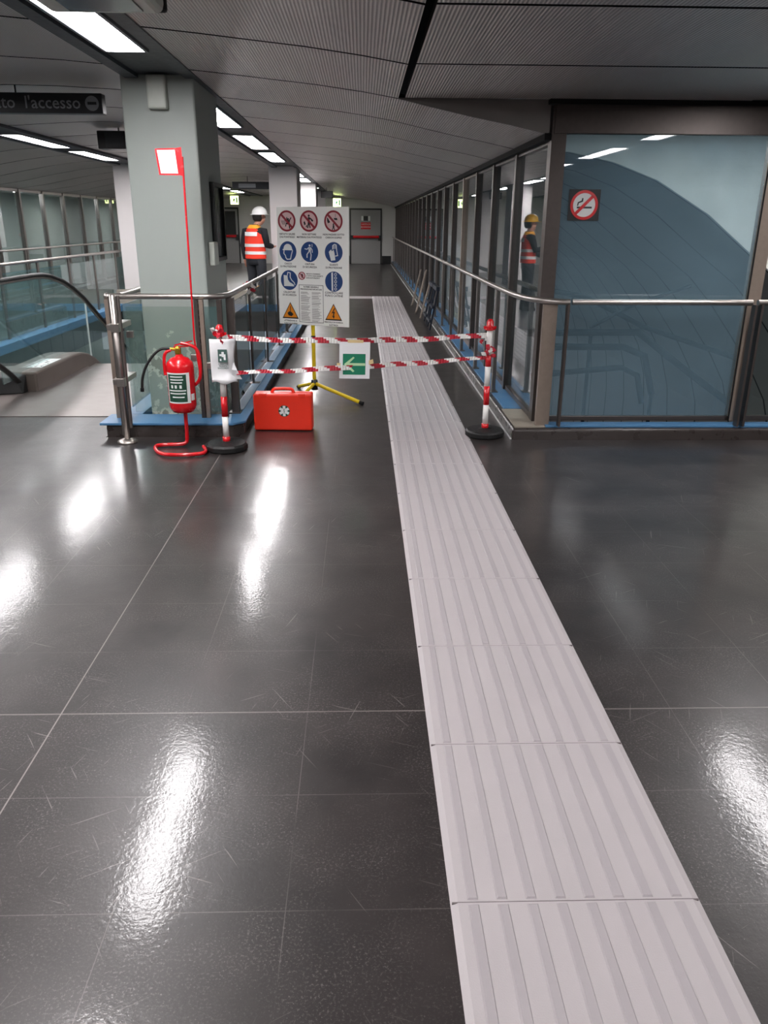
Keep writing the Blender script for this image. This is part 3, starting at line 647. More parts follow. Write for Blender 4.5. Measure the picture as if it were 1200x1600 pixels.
def crumple(c, r, n, name, label, seed, mats=('darkred_tape', 'white')):
    rnd = random.Random(seed); s = MB(); c = Vector(c)
    for k in range(n):
        a = c+Vector((rnd.uniform(-r, r), rnd.uniform(-r, 0)*.6-.024, rnd.uniform(-r, r))); d = Vector((rnd.uniform(-1, 1), rnd.uniform(-.5, .5), rnd.uniform(-1, 1))).normalized()*r*.9
        e = d.cross(Vector((0, 1, .3))).normalized()*.013
        s.add([a-d*.5-e, a+d*.1-e*1.2, a+d*.6-e, a+d*.6+e, a+d*.1+e*1.2+Vector((0, -.01, 0)), a-d*.5+e], [(0, 1, 4, 5), (1, 2, 3, 4)], k % 2)
    o = s.build(name, list(mats)); o.modifiers.new('thickness', 'SOLIDIFY').thickness = .0008
    return tag(o, label, 'tape knot')
crumple((RX, RY, .64), .04, 9, 'tape_knot', 'crumpled tape wound round the right barrier post', 3)
crumple((LX, LY, .80), .04, 7, 'tape_knot', 'red tape wound under the cap of the left barrier post', 5)
crumple((RX-.05, RY, .725), .02, 3, 'tape_knot', 'loose tape end hanging beside the right barrier post', 8)
crumple((-1.0, 7.25, .95), .055, 8, 'tape_knot', 'tape bundle tied to the railing beside the sign board', 6)
M['grey_green'] = mat('grey_green_print', '#3f5a54', .5)
# sheet on the left post
t = thing('hanging_sheet', 'white plastic sleeve with first aid pictogram hanging on the left barrier post', 'notice', (LX, LY-.03, .48))
s = MB(); nu, nv = 14, 12; W = .175
def sp_(u, v): # u 0..1, v 0..1 top to bottom
    x = LX-.068+u*W*(1-.10*math.sin(v*3.1)*(u)) ; z = .775-v*.295+.02*(u-.5)*(1-v)*0
    y = LY-.032-.018*math.sin(u*3.14)-.006*math.sin(v*5+u*4)+(.05*(u-.75)*4 if u > .75 else 0)*.5+.012*math.cos(v*9)*u
    return (x, y, z+.008*math.sin(u*9)*(v > .95))
for i in range(nu+1):
    for j in range(nv+1): s.v.append(sp_(i/nu, j/nv))
for i in range(nu):
    for j in range(nv): s.f.append([i*(nv+1)+j, (i+1)*(nv+1)+j, (i+1)*(nv+1)+j+1, i*(nv+1)+j+1]); s.m.append(0); s.sm.append(True)
s.v = [(x-.0, y, z) for x, y, z in s.v]
o = s.build('sleeve', 'paper', t); o.modifiers.new('thickness', 'SOLIDIFY').thickness = .001
s = MB(); s.add([(LX+.085, LY-.02, .62), (LX+.108, LY-.03, .565), (LX+.135, LY-.01, .50), (LX+.07, LY-.025, .505), (LX+.075, LY-.045, .57)], [(0, 1, 4), (1, 2, 3, 4)], 0)
o = s.build('torn_flap', 'paper', t); o.modifiers.new('thickness', 'SOLIDIFY').thickness = .001
fr = frame((LX+.020, LY-.058, .665), (1, .0, 0), (0, .02, 1)); s = MB()
s.plate(fr, rect(-.031, .031, -.042, .044), 0, .001).text('CASSETTA\nPRONTO\nSOCCORSO', .0135, fr, (0, -.068), .001, bold=.0004); s.build('pictogram', 'grey_green', t)
s = MB(); s.plate(fr, [(-.006, .028), (.010, .028), (.010, .012), (.020, .012), (.020, -.026), (.008, -.026), (.006, -.006), (-.006, -.006), (-.006, .000), (-.021, .000), (-.021, .013), (-.006, .013)], .001, .002)
s.plate(fr, rect(-.019, -.009, -.032, -.018), .001, .002); s.build('pictogram_cross', 'paper', t)
# arrow sign
t = thing('arrow_sign', 'white sheet with green field and pale arrow pointing left, hung from the tapes', 'sign', (-.06, 5.61, .47))
U = Vector((1, .06, -.02)).normalized(); V = Vector((.11, .0, 1)); V = (V-U*V.dot(U)).normalized()
fr = frame((-.058, 5.585, .602), U, V)
MB().plate(fr, rect(-.108, .108, -.13, .128), 0, .002).build('sheet', 'paper', t)
MB().plate(fr, rect(-.083, .077, -.102, .045), .002, .003).build('green_field', 'print_green', t)
a = MB(); a.plate(fr, [(-.075, -.028), (-.01, .025), (.0, .018), (-.038, -.020), (.075, -.020), (.075, -.038), (-.038, -.038), (.0, -.076), (-.012, -.084)], .003, .004)
a.build('arrow', 'arrow_green', t)
a = MB().plate(fr, rect(-.05, .06, .122, .142), .002, .003).plate(fr, [(.10, -.03), (.135, -.02), (.13, .01), (.10, .0)], .002, .003).plate(fr, rect(-.125, -.10, -.045, -.02), .002, .003); a.build('masking_tape', 'beige', t)
# ---------------------------------------------------------------- fire extinguisher on stand
EX, EY = -1.262, 5.47
t = thing('fire_extinguisher', 'red fire extinguisher with green label hung on a red tube stand', 'fire extinguisher', (EX, EY, .26))
s = MB(); s.lathe((EX, EY, 0), [(.02, .258), (.07, .262), (.088, .285), (.094, .31), (.094, .575), (.088, .605), (.06, .635), (.03, .645), (.022, .66)], 36); s.build('cylinder', 'red', t)
def cyl_patch(r, a0, a1, z0, z1, name, mt, mi=0, n=14):
    s = MB(); 
    for i in range(n+1):
        a = a0+(a1-a0)*i/n
        for z in (z0, z1): s.v.append((EX+r*math.cos(a), EY+r*math.sin(a), z))
    for i in range(n): s.f.append([2*i, 2*i+2, 2*i+3, 2*i+1]); s.m.append(0); s.sm.append(True)
    return s.build(name, mt, t)
cyl_patch(.0946, -2.55, -.72, .335, .545, 'label', 'print_white', n=16)
cyl_patch(.0950, -2.45, -.98, .345, .535, 'label_print', 'dark_green')
cyl_patch(.0946, -.66, -.3, .35, .395, 'tag', 'print_white')
for z, w0, w1 in ((.515, -2.2, -1.25), (.495, -2.2, -1.2), (.475, -2.2, -1.3), (.42, -2.35, -1.05), (.40, -2.3, -1.1), (.375, -2.1, -1.2)):
    cyl_patch(.0953, w0, w1, z, z+.008, 'label_line', 'print_white')
for a in (-2.15, -1.85, -1.5): cyl_patch(.0953, a, a+.16, .44, .462, 'label_icon', 'print_white', n=3)
MB().lathe((EX-.005, EY-.0, 0), [(.018, .65), (.022, .665), (.022, .70), (.016, .715)], 14).tube([(EX-.005, EY-.03, .685), (EX-.005, EY+.02, .685)], .016, 10).tube([(EX-.06, EY-.01, .698), (EX, EY, .69)], .011, 8).build('valve', 'brass', t)
MB().obox((EX+.035, EY, .735), (.06, 0, .014), (0, .010, 0), (-.001, 0, .004)).obox((EX+.02, EY, .712), (.05, 0, .002), (0, .010, 0), (0, 0, .004)).build('lever', 'red', t)
h = bez([(EX-.055, EY-.012, .70), (EX-.13, EY-.02, .70), (EX-.22, EY-.02, .60), (EX-.262, EY-.02, .50), (EX-.268, EY-.02, .425)])
MB().tube(h, .0095, 10).build('hose', 'black', t)
MB().tube([(EX-.268, EY-.02, .432), (EX-.270, EY-.02, .405)], .014, 10).build('nozzle', 'satinblack', t)
MB().tube(bez([(EX-.10, EY-.02, .52), (EX-.102, EY-.02, .62), (EX-.09, EY-.02, .675), (EX-.05, EY-.01, .69)]), .011, 10).build('side_bracket', 'red', t)
t = thing('extinguisher_stand', 'red tubular floor stand with tall pole behind the fire extinguisher', 'stand', (EX, EY+.06, 0))
g = [(-1.258, 5.50, .257), (-1.258, 5.50, .05), (-1.27, 5.49, .022), (-1.32, 5.475, .018), (-1.43, 5.47, .018), (-1.485, 5.43, .018), (-1.40, 5.225, .018), (-1.26, 5.20, .018), (-1.12, 5.225, .018), (-1.085, 5.29, .018), (-1.13, 5.42, .018)]
pp = bez(g); MB().tube(pp, .0135, 12).build('foot_loop', 'red', t)
g = [(EX+.085, EY+.03, .44), (-1.14, 5.47, .47), (-1.118, 5.46, .53), (-1.12, 5.46, .64), (-1.135, 5.46, .70), (-1.18, 5.46, .725), (EX+.02, 5.46, .735)]
MB().tube(bez(g), .0115, 12).build('carry_loop', 'red', t)
MB().tube([(-1.125, 5.475, .50), (-1.150, 5.475, .75), (-1.139, 5.475, 1.90)], .0065, 8).build('pole', 'red', t)
fr = frame((-1.222, 5.47, 1.868), (1, 0, .02), (-.02, 0, 1))
MB().plate(fr, [(-.082, .078), (-.07, -.075), (.06, -.078), (.083, -.085), (.083, .085), (.05, .08)], 0, .004).build('sign_frame', 'red', t)
MB().plate(fr, [(-.070, .070), (-.058, -.066), (.050, -.068), (.042, .070)], -.0015, .0).plate(fr, [(-.070, .070), (-.058, -.066), (.050, -.068), (.042, .070)], .004, .006).build('sign_face', 'white', t)
MB().text('ESTINTORE', .016, fr, (-.008, -.052), .0065).build('lettering', 'print_black', t)
# ---------------------------------------------------------------- first aid case
cx, cy = -.615, 5.93
t = thing('first_aid_case', 'orange red plastic first aid case standing before the sign board', 'first aid case', (cx, cy, 0))
U = Vector((1, -.04, 0)).normalized(); Vy = Vector((.04, 1, 0)).normalized(); c = Vector((cx, cy+.07, .155))
W = .224; Hh = .150
def cbox(s, x0, x1, y0, y1, z0, z1, mi=0):
    s.obox(Vector((cx, cy, 0))+U*(x0+x1)/2+Vy*(y0+y1)/2+Vector((0, 0, (z0+z1)/2)), U*(x1-x0)/2, Vy*(y1-y0)/2, Vector((0, 0, (z1-z0)/2)), mi)
s = MB(); cbox(s, -W, W, 0, .066, .004, .288); s.build('front_shell', 'redplastic', t, .014, seg=3)
s = MB(); cbox(s, -W, W, .070, .135, .004, .288); s.build('back_shell', 'redplastic', t, .014, seg=3)
s = MB(); cbox(s, -W+.006, W-.006, .05, .09, .012, .282); s.build('seam', 'black', t)
hp = [Vector((cx, cy+.068, 0))+U*a+Vector((0, 0, b)) for a, b in ((-.085, .28), (-.075, .312), (-.05, .318), (.05, .318), (.075, .312), (.085, .28))]
MB().tube(bez(hp), .012, 10).build('handle', 'redplastic', t)
s = MB(); 
for a in (-.15, .15): cbox(s, a-.03, a+.03, -.004, .04, .262, .292)
s.build('latch', 'redplastic', t, .005)
s = MB()
for a in (-.18, .18): cbox(s, a-.02, a+.02, .02, .12, 0, .006)
s.build('foot', 'black', t)
fr = frame(Vector((cx, cy-.001, .158))+U*.012, U, (0, 0, 1))
MB().plate(fr, circ((0, 0), .044, 24), 0, .001).build('emblem_ground', 'dark_green', t)
s = MB()
for k in range(3):
    a = math.pi/2+k*math.pi/3; ca, sa = math.cos(a), math.sin(a)
    s.plate(fr, [(ca*.04-sa*.010, sa*.04+ca*.010), (-ca*.04-sa*.010, -sa*.04+ca*.010), (-ca*.04+sa*.010, -sa*.04-ca*.010), (ca*.04+sa*.010, sa*.04-ca*.010)], .001, .0015+.0002*k)
s.build('emblem_star', 'print_white', t)
s = MB().plate(fr, rect(-.0015, .0015, -.022, .022), .003, .0035).text('S', .03, fr, (0, 0), .0036); s.build('emblem_serpent', 'dark_green', t)
# ---------------------------------------------------------------- sign board on tripod
bx, by = -.435, 7.17
t = thing('sign_tripod', 'yellow tripod stand carrying the white safety board', 'stand', (bx, by, 0))
MB().tube([(bx-.01, by+.02, .10), (bx-.01, by+.02, 1.3)], .017, 14).build('mast', 'yellow', t)
MB().lathe((bx-.01, by+.02, 0), [(.03, .07), (.03, .16), (.022, .165)], 12).lathe((bx-.01, by+.02, 0), [(.021, .53), (.021, .56)], 12).build('collar', 'satinblack', t)
for fx, fy in ((-.02, 6.86), (-.62, 7.60), (-.60, 6.80)):
    d = Vector((fx-bx, fy-by, 0)); a = Vector((bx-.01, by+.02, .13)); e_ = Vector((fx, fy, .02))
    lg = MB().tube([a, e_], .0165, 12).build('leg', 'yellow', t)
    MB().tube([e_-(e_-a).normalized()*.01, e_+(e_-a).normalized()*.025], .018, 10).build('foot', 'satinblack', lg)
yw = math.radians(24); BU = Vector((math.cos(yw), -math.sin(yw), 0)); tilt = Vector((.0, .02, 1)).normalized()
V = (tilt-BU*tilt.dot(BU)).normalized(); BW, BH = .69, .985
fr = frame((bx+.006, by-.01, 1.640), BU, V)     # origin: top centre
t = thing('safety_board', 'white construction site safety board with blue, red and orange pictograms', 'sign board', (bx, by-.02, .65))
b = MB().plate(fr, rect(-BW/2, BW/2, -BH, 0), -.012, 0); b.build('panel', 'sheet', t, .002)
C1, C2, C3 = -.245, -.030, .203
E0, E1, E2, E3 = .0008, .0016, .0024, .0032
def caption(u, v, l1, l2, sz=.0215):
    s = MB().text(l1, sz, fr, (u, -v), E0, bold=.0004).text(l2, sz, fr, (u, -v-.024), E0, bold=.0004); s.build('caption', 'print_black', t)
def prohib(u, v, r, fig, small=False):
    c = (u, -v)
    s = MB().plate(fr, circ(c, r*.86), 0, E0); s.build('pictogram_ground', 'pink', t)
    s = MB(); fig(s, u, -v, r); s.build('pictogram_figure', 'print_black', t)
    s = MB().ringplate(fr, c, r*.82, r, 0, E3); q = r*.075; k = r*.62
    s.plate(fr, [(u-k-q, -v+k-q), (u-k+q, -v+k+q), (u+k+q, -v-k+q), (u+k-q, -v-k-q)], E2, E3); s.build('prohibition_ring', 'darkred', t)
def fig_fall(s, u, v, r):
    P = lambda pts: s.plate(fr, [(u+a*r, v+b*r) for a, b in pts], E0, E1)
    s.plate(fr, circ((u+.18*r, v+.18*r), .09*r, 10), E0, E1)
    P([(-.1, -.3), (.3, -.35), (.38, .05), (.55, .3), (.46, .35), (.28, .1), (.12, .1), (.05, .38), (-.04, .34), (.0, .0)]); P([(.22, -.35), (.36, -.35), (.38, -.72), (.26, -.72)]); P([(-.1, -.3), (.0, -.2), (-.1, -.55), (-.2, -.5)])
    for k in range(4): P([(-.65+.13*k, .05), (-.6+.13*k, .05), (-.42+.13*k, -.35), (-.47+.13*k, -.35)])
def fig_throw(s, u, v, r):
    P = lambda pts: s.plate(fr, [(u+a*r, v+b*r) for a, b in pts], E0, E1)
    s.plate(fr, circ((u+.0*r, v+.50*r), .11*r, 10), E0, E1)
    P([(-.1, .38), (.1, .36), (.35, .2), (.36, .05), (.1, .18), (.12, -.3), (.2, -.65), (.08, -.65), (0, -.3), (-.08, -.65), (-.2, -.65), (-.12, -.25)])
    P([(.28, .18), (.5, .1), (.45, -.05), (.25, .0)]); P([(-.6, -.1), (-.45, .0), (-.35, -.3), (-.5, -.4)]); P([(-.3, -.4), (-.2, -.35), (-.22, -.6), (-.34, -.55)])
def fig_load(s, u, v, r):
    P = lambda pts: s.plate(fr, [(u+a*r, v+b*r) for a, b in pts], E0, E1)
    P([(.20, .7), (.24, .7), (.24, .35), (.20, .35)]); P([(.02, .3), (.4, .3), (.44, .1), (.12, .12)]); s.plate(fr, circ((u, v-.28*r), .08*r, 10), E0, E1)
    P([(-.08, -.36), (.1, -.36), (.1, -.6), (.18, -.85), (.1, -.85), (0, -.62), (-.1, -.85), (-.18, -.85), (-.08, -.58)]); P([(-.7, .35), (-.6, .3), (-.35, -.1), (-.6, -.2), (-.68, 0)])
prohib(C1, .115, .086, fig_fall); caption(C1, .222, 'VIETATO SALIRE', 'DAI PONTEGGI')
prohib(C2, .115, .086, fig_throw); caption(C2, .222, 'NON GETTARE', 'MATERIALI DAI PONTEGGI', .020)
prohib(C3, .115, .086, fig_load); caption(C3, .222, 'NON PASSARE SOTTO', 'CARICHI SOSPESI', .020)
def mand(u, v, r, fig):
    s = MB().plate(fr, circ((u, -v), r, 40), 0, E0); s.build('pictogram_ground', 'print_blue', t)
    s = MB(); fig(s, u, -v, r); s.build('pictogram_figure', 'print_white', t)
def PP(s, u, v, r): return lambda pts, a=E0, b=E1: s.plate(fr, [(u+x*r, v+y*r) for x, y in pts], a, b)
def stroke(s, u, v, r, pts, w):
    for (x0, y0), (x1, y1) in zip(pts, pts[1:]):
        d = Vector((x1-x0, y1-y0)); 
        if d.length < 1e-6: continue
        d.normalize(); n = Vector((-d.y, d.x))*w/2; e = d*w*.3
        s.plate(fr, [(u+r*a, v+r*b) for a, b in ((x0-e.x+n.x, y0-e.y+n.y), (x0-e.x-n.x, y0-e.y-n.y), (x1+e.x-n.x, y1+e.y-n.y), (x1+e.x+n.x, y1+e.y+n.y))], E0, E1)
def f_helm(s, u, v, r):
    P = PP(s, u, v, r); P([(-.62, .22)]+[(-.0+.5*math.cos(a), .25+.5*math.sin(a)) for a in [math.pi-i*math.pi/12 for i in range(13)]]+[(.58, .18), (.5, .12), (-.6, .12)])
    stroke(s, u, v, r, [(-.45, .1), (-.48, -.2), (-.3, -.4), (-.25, -.62), (-.1, -.78), (.3, -.75), (.38, -.4), (.55, .1)], .10)
def f_belt(s, u, v, r):
    s.plate(fr, circ((u+.02*r, v+.62*r), .11*r, 10), E0, E1)
    stroke(s, u, v, r, [(-.1, .42), (.1, .42), (.12, .1), (-.05, .1), (-.1, .42)], .08); stroke(s, u, v, r, [(-.1, .35), (.12, .15), (-.1, .15), (.1, .38)], .06)
    stroke(s, u, v, r, [(.08, .05), (.18, -.3), (.1, -.8)], .11); stroke(s, u, v, r, [(-.05, .05), (-.3, -.25), (-.3, -.55)], .11); stroke(s, u, v, r, [(.15, .4), (.3, .2), (.32, -.05)], .09); stroke(s, u, v, r, [(-.1, .4), (-.3, .25), (-.55, .3)], .09); stroke(s, u, v, r, [(.3, .75), (.3, .5)], .06)
def f_glove(s, u, v, r):
    P = PP(s, u, v, r); P([(-.55, .05), (-.28, .28), (-.2, .1), (.0, .25), (.1, -.1), (.2, -.75), (-.3, -.82), (-.45, -.3)])
    stroke(s, u, v, r, [(-.1, .3), (-.1, .65), (.1, .78), (.3, .72), (.35, .2), (.45, -.3), (.2, -.35)], .09)
    for k in range(3): stroke(s, u, v, r, [(-.02+.12*k, .35), (-.0+.12*k, .68)], .05)
def f_boot(s, u, v, r):
    P = PP(s, u, v, r); P([(-.65, .5), (-.2, .45), (-.15, .05), (.05, -.2), (.5, -.42), (.6, -.62), (-.62, -.62)])
    stroke(s, u, v, r, [(-.2, .5), (-.15, .78), (.15, .72), (.12, .3), (.3, .0), (.6, -.25), (.68, -.45)], .09)
def f_chain(s, u, v, r):
    P = PP(s, u, v, r); P([(-.28, .88), (-.1, .93), (-.08, -.93), (-.26, -.9)])
    for k in range(5): s.ringplate(fr, (u+.2*r, v+(.72-.36*k)*r), .09*r, .15*r, E0, E1, n=14)
mand(C1+.004, .365, .084, f_helm); caption(C1+.004, .467, 'CASCO', 'DI PROTEZIONE')
mand(C2+.002, .365, .084, f_belt); caption(C2+.002, .467, 'CINTURA', 'DI SICUREZZA')
mand(C3, .365, .084, f_glove); caption(C3, .467, 'GUANTI', 'DI PROTEZIONE')
mand(C1+.01, .605, .084, f_boot); caption(C1+.01, .708, 'CALZATURE', 'DI SICUREZZA')
mand(C3, .605, .084, f_chain); caption(C3, .700, 'CONTROLLARE', 'FUNI E CATENE', .0245)
def fig_stop(s, u, v, r): PP(s, u, v, r)([(-.1, .5), (.15, .5), (.35, .1), (.35, -.5), (0, -.5), (-.2, 0)])
prohib(-.108, .565, .034, fig_stop)
s = MB(); 
for k, l in enumerate(("VIETATO L'INGRESSO", 'A TUTTI I NON ADDETTI', 'NON AUTORIZZATI')): s.text(l, .0145, fr, (-.066, -.548-.017*k), E0, align='LEFT', bold=.0004)
s.build('caption', 'print_black', t)
s = MB(); x0, x1, y0, y1 = -.140, .100, -.962, -.640; q = .0035
for a in (rect(x0, x1, y0, y0+q), rect(x0, x1, y1-q, y1), rect(x0, x0+q, y0, y1), rect(x1-q, x1, y0, y1)): s.plate(fr, a, 0, E0)
s.text('NORME GENERALI', .018, fr, (-.02, -.658), E0, bold=.0004).text('PREVENZIONE INFORTUNI', .0175, fr, (-.02, -.678), E0, bold=.0004); s.build('notice_frame', 'print_black', t)
s = MB(); rnd = random.Random(3)
for cxx in (-.122, -.013):
    y = -.70
    while y > -.95:
        s.plate(fr, rect(cxx, cxx+.095*(rnd.uniform(.6, 1)), y-.003, y), 0, E0); y -= .0075 if rnd.random() > .12 else .014
s.build('notice_text', 'print_grey', t)
def warn(u, v, fig):
    tri = lambda k: [(u+.082*k, -v-.068*k), (u, -v+.075*k), (u-.082*k, -v-.068*k)]
    MB().plate(fr, tri(1), 0, E0).build('warning_border', 'print_black', t); MB().plate(fr, tri(.84), E0, E1).build('warning_field', 'print_orange', t)
    s = MB(); fig(s, u, -v); s.build('pictogram_figure', 'print_black', t)
def w_load(s, u, v):
    s.plate(fr, rect(u-.003, u+.003, v-.01, v+.04), E1, E2); s.plate(fr, [(u-.03, v-.02), (u-.01, v-.006), (u+.012, v-.012), (u+.03, v-.03), (u+.01, v-.048), (u-.02, v-.04)], E1, E2)
def w_bolt(s, u, v): s.plate(fr, [(u+.008, v+.038), (u-.018, v-.008), (u-.002, v-.004), (u-.006, v-.03), (u-.014, v-.028), (u+.003, v-.055), (u+.012, v-.026), (u+.004, v-.028), (u+.014, v+.008), (u-.002, v+.004), (u+.016, v+.034)], E1, E2)
warn(C1+.015, .868, w_load); caption(C1+.015, .955, 'ATTENZIONE AI', 'CARICHI SOSPESI', .0175)
warn(C3-.005, .865, w_bolt); caption(C3-.005, .950, 'PERICOLO DI SCARICA', 'ELETTRICA', .0175)
# ---------------------------------------------------------------- pillar fittings
t = thing('wall_box', 'grey rounded metal box high on the front of the big pillar', 'wall box', (-1.40, 6.14, 2.24))
MB().box(-1.475, -1.345, 6.07, 6.15, 2.245, 2.455).build('cover', 'cream', t, .014, seg=3)
t = thing('intercom_box', 'small white box on the dark side of the big pillar', 'wall box', (-1.15, 6.4, 1.2))
MB().box(-1.165, -1.12, 6.29, 6.47, 1.20, 1.37).build('cover', 'cream', t, .008)
t = thing('notice_frame', 'tall dark empty frame on the side of the big pillar', 'frame', (-1.15, 6.7, 1.3))
MB().box(-1.165, -1.13, 6.50, 6.53, 1.22, 1.80).box(-1.165, -1.13, 6.90, 6.93, 1.22, 1.80).box(-1.165, -1.13, 6.53, 6.90, 1.77, 1.80).box(-1.165, -1.13, 6.53, 6.90, 1.22, 1.25).build('border', 'satinblack', t)
MB().box(-1.165, -1.150, 6.53, 6.90, 1.25, 1.77).build('panel', 'darkglassy', t)
# overhead display box near the camera
t = thing('hanging_display', 'pale framed display box hanging at the top edge above the pillar', 'display', (-.95, 3.3, 2.24))
MB().box(-1.18, -.745, 2.95, 3.48, 2.25, 2.40).build('case', 'cream', t, .03, seg=3)
MB().box(-1.08, -.81, 3.03, 3.40, 2.243, 2.252).build('grille', 'darkglassy', t)
MB().box(-1.17, -.74, 3.475, 3.50, 2.26, 2.36).build('rim', 'satinblack', t, .01)
MB().box(-1.12, -1.10, 3.2, 3.22, 2.39, 2.47).box(-.82, -.80, 3.2, 3.22, 2.39, 2.47).build('hanger', 'darksteel', t)
# access sign
t = thing('overhead_sign', 'long dark overhead sign reading l accesso with a no entry disc', 'sign', (-2.6, 7.05, 2.3))
MB().box(-4.25, -2.06, 7.02, 7.12, 2.316, 2.462).build('box', 'signbox', t, .006)
fr = frame((-2.06, 7.018, 2.389), (1, 0, 0), (0, 0, 1))
s = MB().text("Vietato  l'accesso", .126, fr, (-.168, 0), .001, align='RIGHT', bold=.001)
s.build('lettering', 'signtext', t)
s = MB().plate(fr, circ((-.080, 0), .054, 28), .0, .001); s.build('disc', 'signtext', t)
MB().plate(fr, rect(-.115, -.045, -.010, .010), .001, .002).build('disc_bar', 'signbox', t)
MB().box(-2.75, -2.74, 7.06, 7.07, 2.46, 2.53).box(-3.9, -3.89, 7.06, 7.07, 2.46, 2.53).build('hanger', 'satinblack', t)
t = thing('hanging_monitor', 'dark hanging monitor left of the big pillar under the ceiling', 'monitor', (-2.87, 10, 2.3))
MB().box(-3.02, -2.70, 9.95, 10.15, 2.29, 2.48).build('case', 'satinblack', t, .01); MB().box(-2.93, -2.72, 9.945, 9.952, 2.305, 2.465).build('screen', 'signbox', t)
MB().box(-2.80, -2.79, 10.04, 10.06, 2.47, 2.53).box(-2.72, -2.71, 10.04, 10.06, 2.47, 2.53).build('hanger', 'satinblack', t)
t = thing('overhead_sign', 'dark overhead sign above the person in the white helmet', 'sign', (-2.6, 20, 2.25))
MB().box(-3.05, -1.9, 20, 20.1, 2.24, 2.40).build('box', 'signbox', t, .006)
MB().box(-2.7, -2.69, 20.04, 20.06, 2.40, 2.52).box(-2.1, -2.09, 20.04, 20.06, 2.40, 2.52).build('hanger', 'satinblack', t)
MB().box(-2.9, -2.5, 19.995, 20.0, 2.27, 2.36).build('dim_field', 'signtext', t)
t = thing('hanging_monitor', 'small dark monitor hanging before the far exit sign', 'monitor', (-1, 22.5, 2.2))
MB().box(-1.10, -.78, 22.5, 22.65, 2.13, 2.30).build('case', 'satinblack', t, .01); MB().box(-.95, -.94, 22.55, 22.57, 2.29, 2.41).build('hanger', 'satinblack', t)
# ---------------------------------------------------------------- leaning planks and trestles by the right wall
def plank(a, b, wd, mt, label, name='leaning_plank'):
    a, b = Vector(a), Vector(b); d = (b-a); L_ = d.length; d.normalize(); U = Vector((0, 1, 0)); U = (U-d*U.dot(d)).normalized(); W_ = d.cross(U)
    s = MB().obox((a+b)/2, d*L_/2, U*wd/2, W_*.011)
    return tag(s.build(name, mt, None, .002), label, 'plank', 'planks leaning by the right wall')
plank((.95, 15.6, .02), (1.128, 15.9, .66), .10, 'wood', 'farthest of three grey planks leaning on the right handrail')
plank((.945, 14.3, .02), (1.128, 14.6, .72), .12, 'wood', 'middle of three grey planks leaning on the right handrail')
plank((.955, 13.4, .02), (1.128, 13.6, .60), .06, 'wood', 'nearest of three grey planks leaning on the right handrail')
def trestle(y, label):
    t = thing('folded_trestle', label, 'trestle', (1.0, y, 0), 'folded trestles by the right wall')
    for dy in (-.22, .22):
        MB().obox((1.06, y+dy, .31), (.055, 0, .30), (0, .018, 0), (.012, 0, -.002)).build('leg', 'navy_metal', t)
    MB().box(.99, 1.03, y-.24, y+.24, .12, .16).build('brace', 'navy_metal', t)
    MB().box(1.03, 1.07, y-.24, y+.24, .32, .36).build('brace', 'navy_metal', t)
    MB().box(1.08, 1.13, y-.3, y+.3, .58, .64).build('top_bar', 'navy_metal', t)
M['navy_metal'] = mat('navy_metal', '#1d2431', .5, .2, noise=.3)
trestle(12.9, 'farther dark folded trestle leaning between planks and blue ledge'); trestle(12.2, 'nearer dark folded trestle leaning on the right handrail')
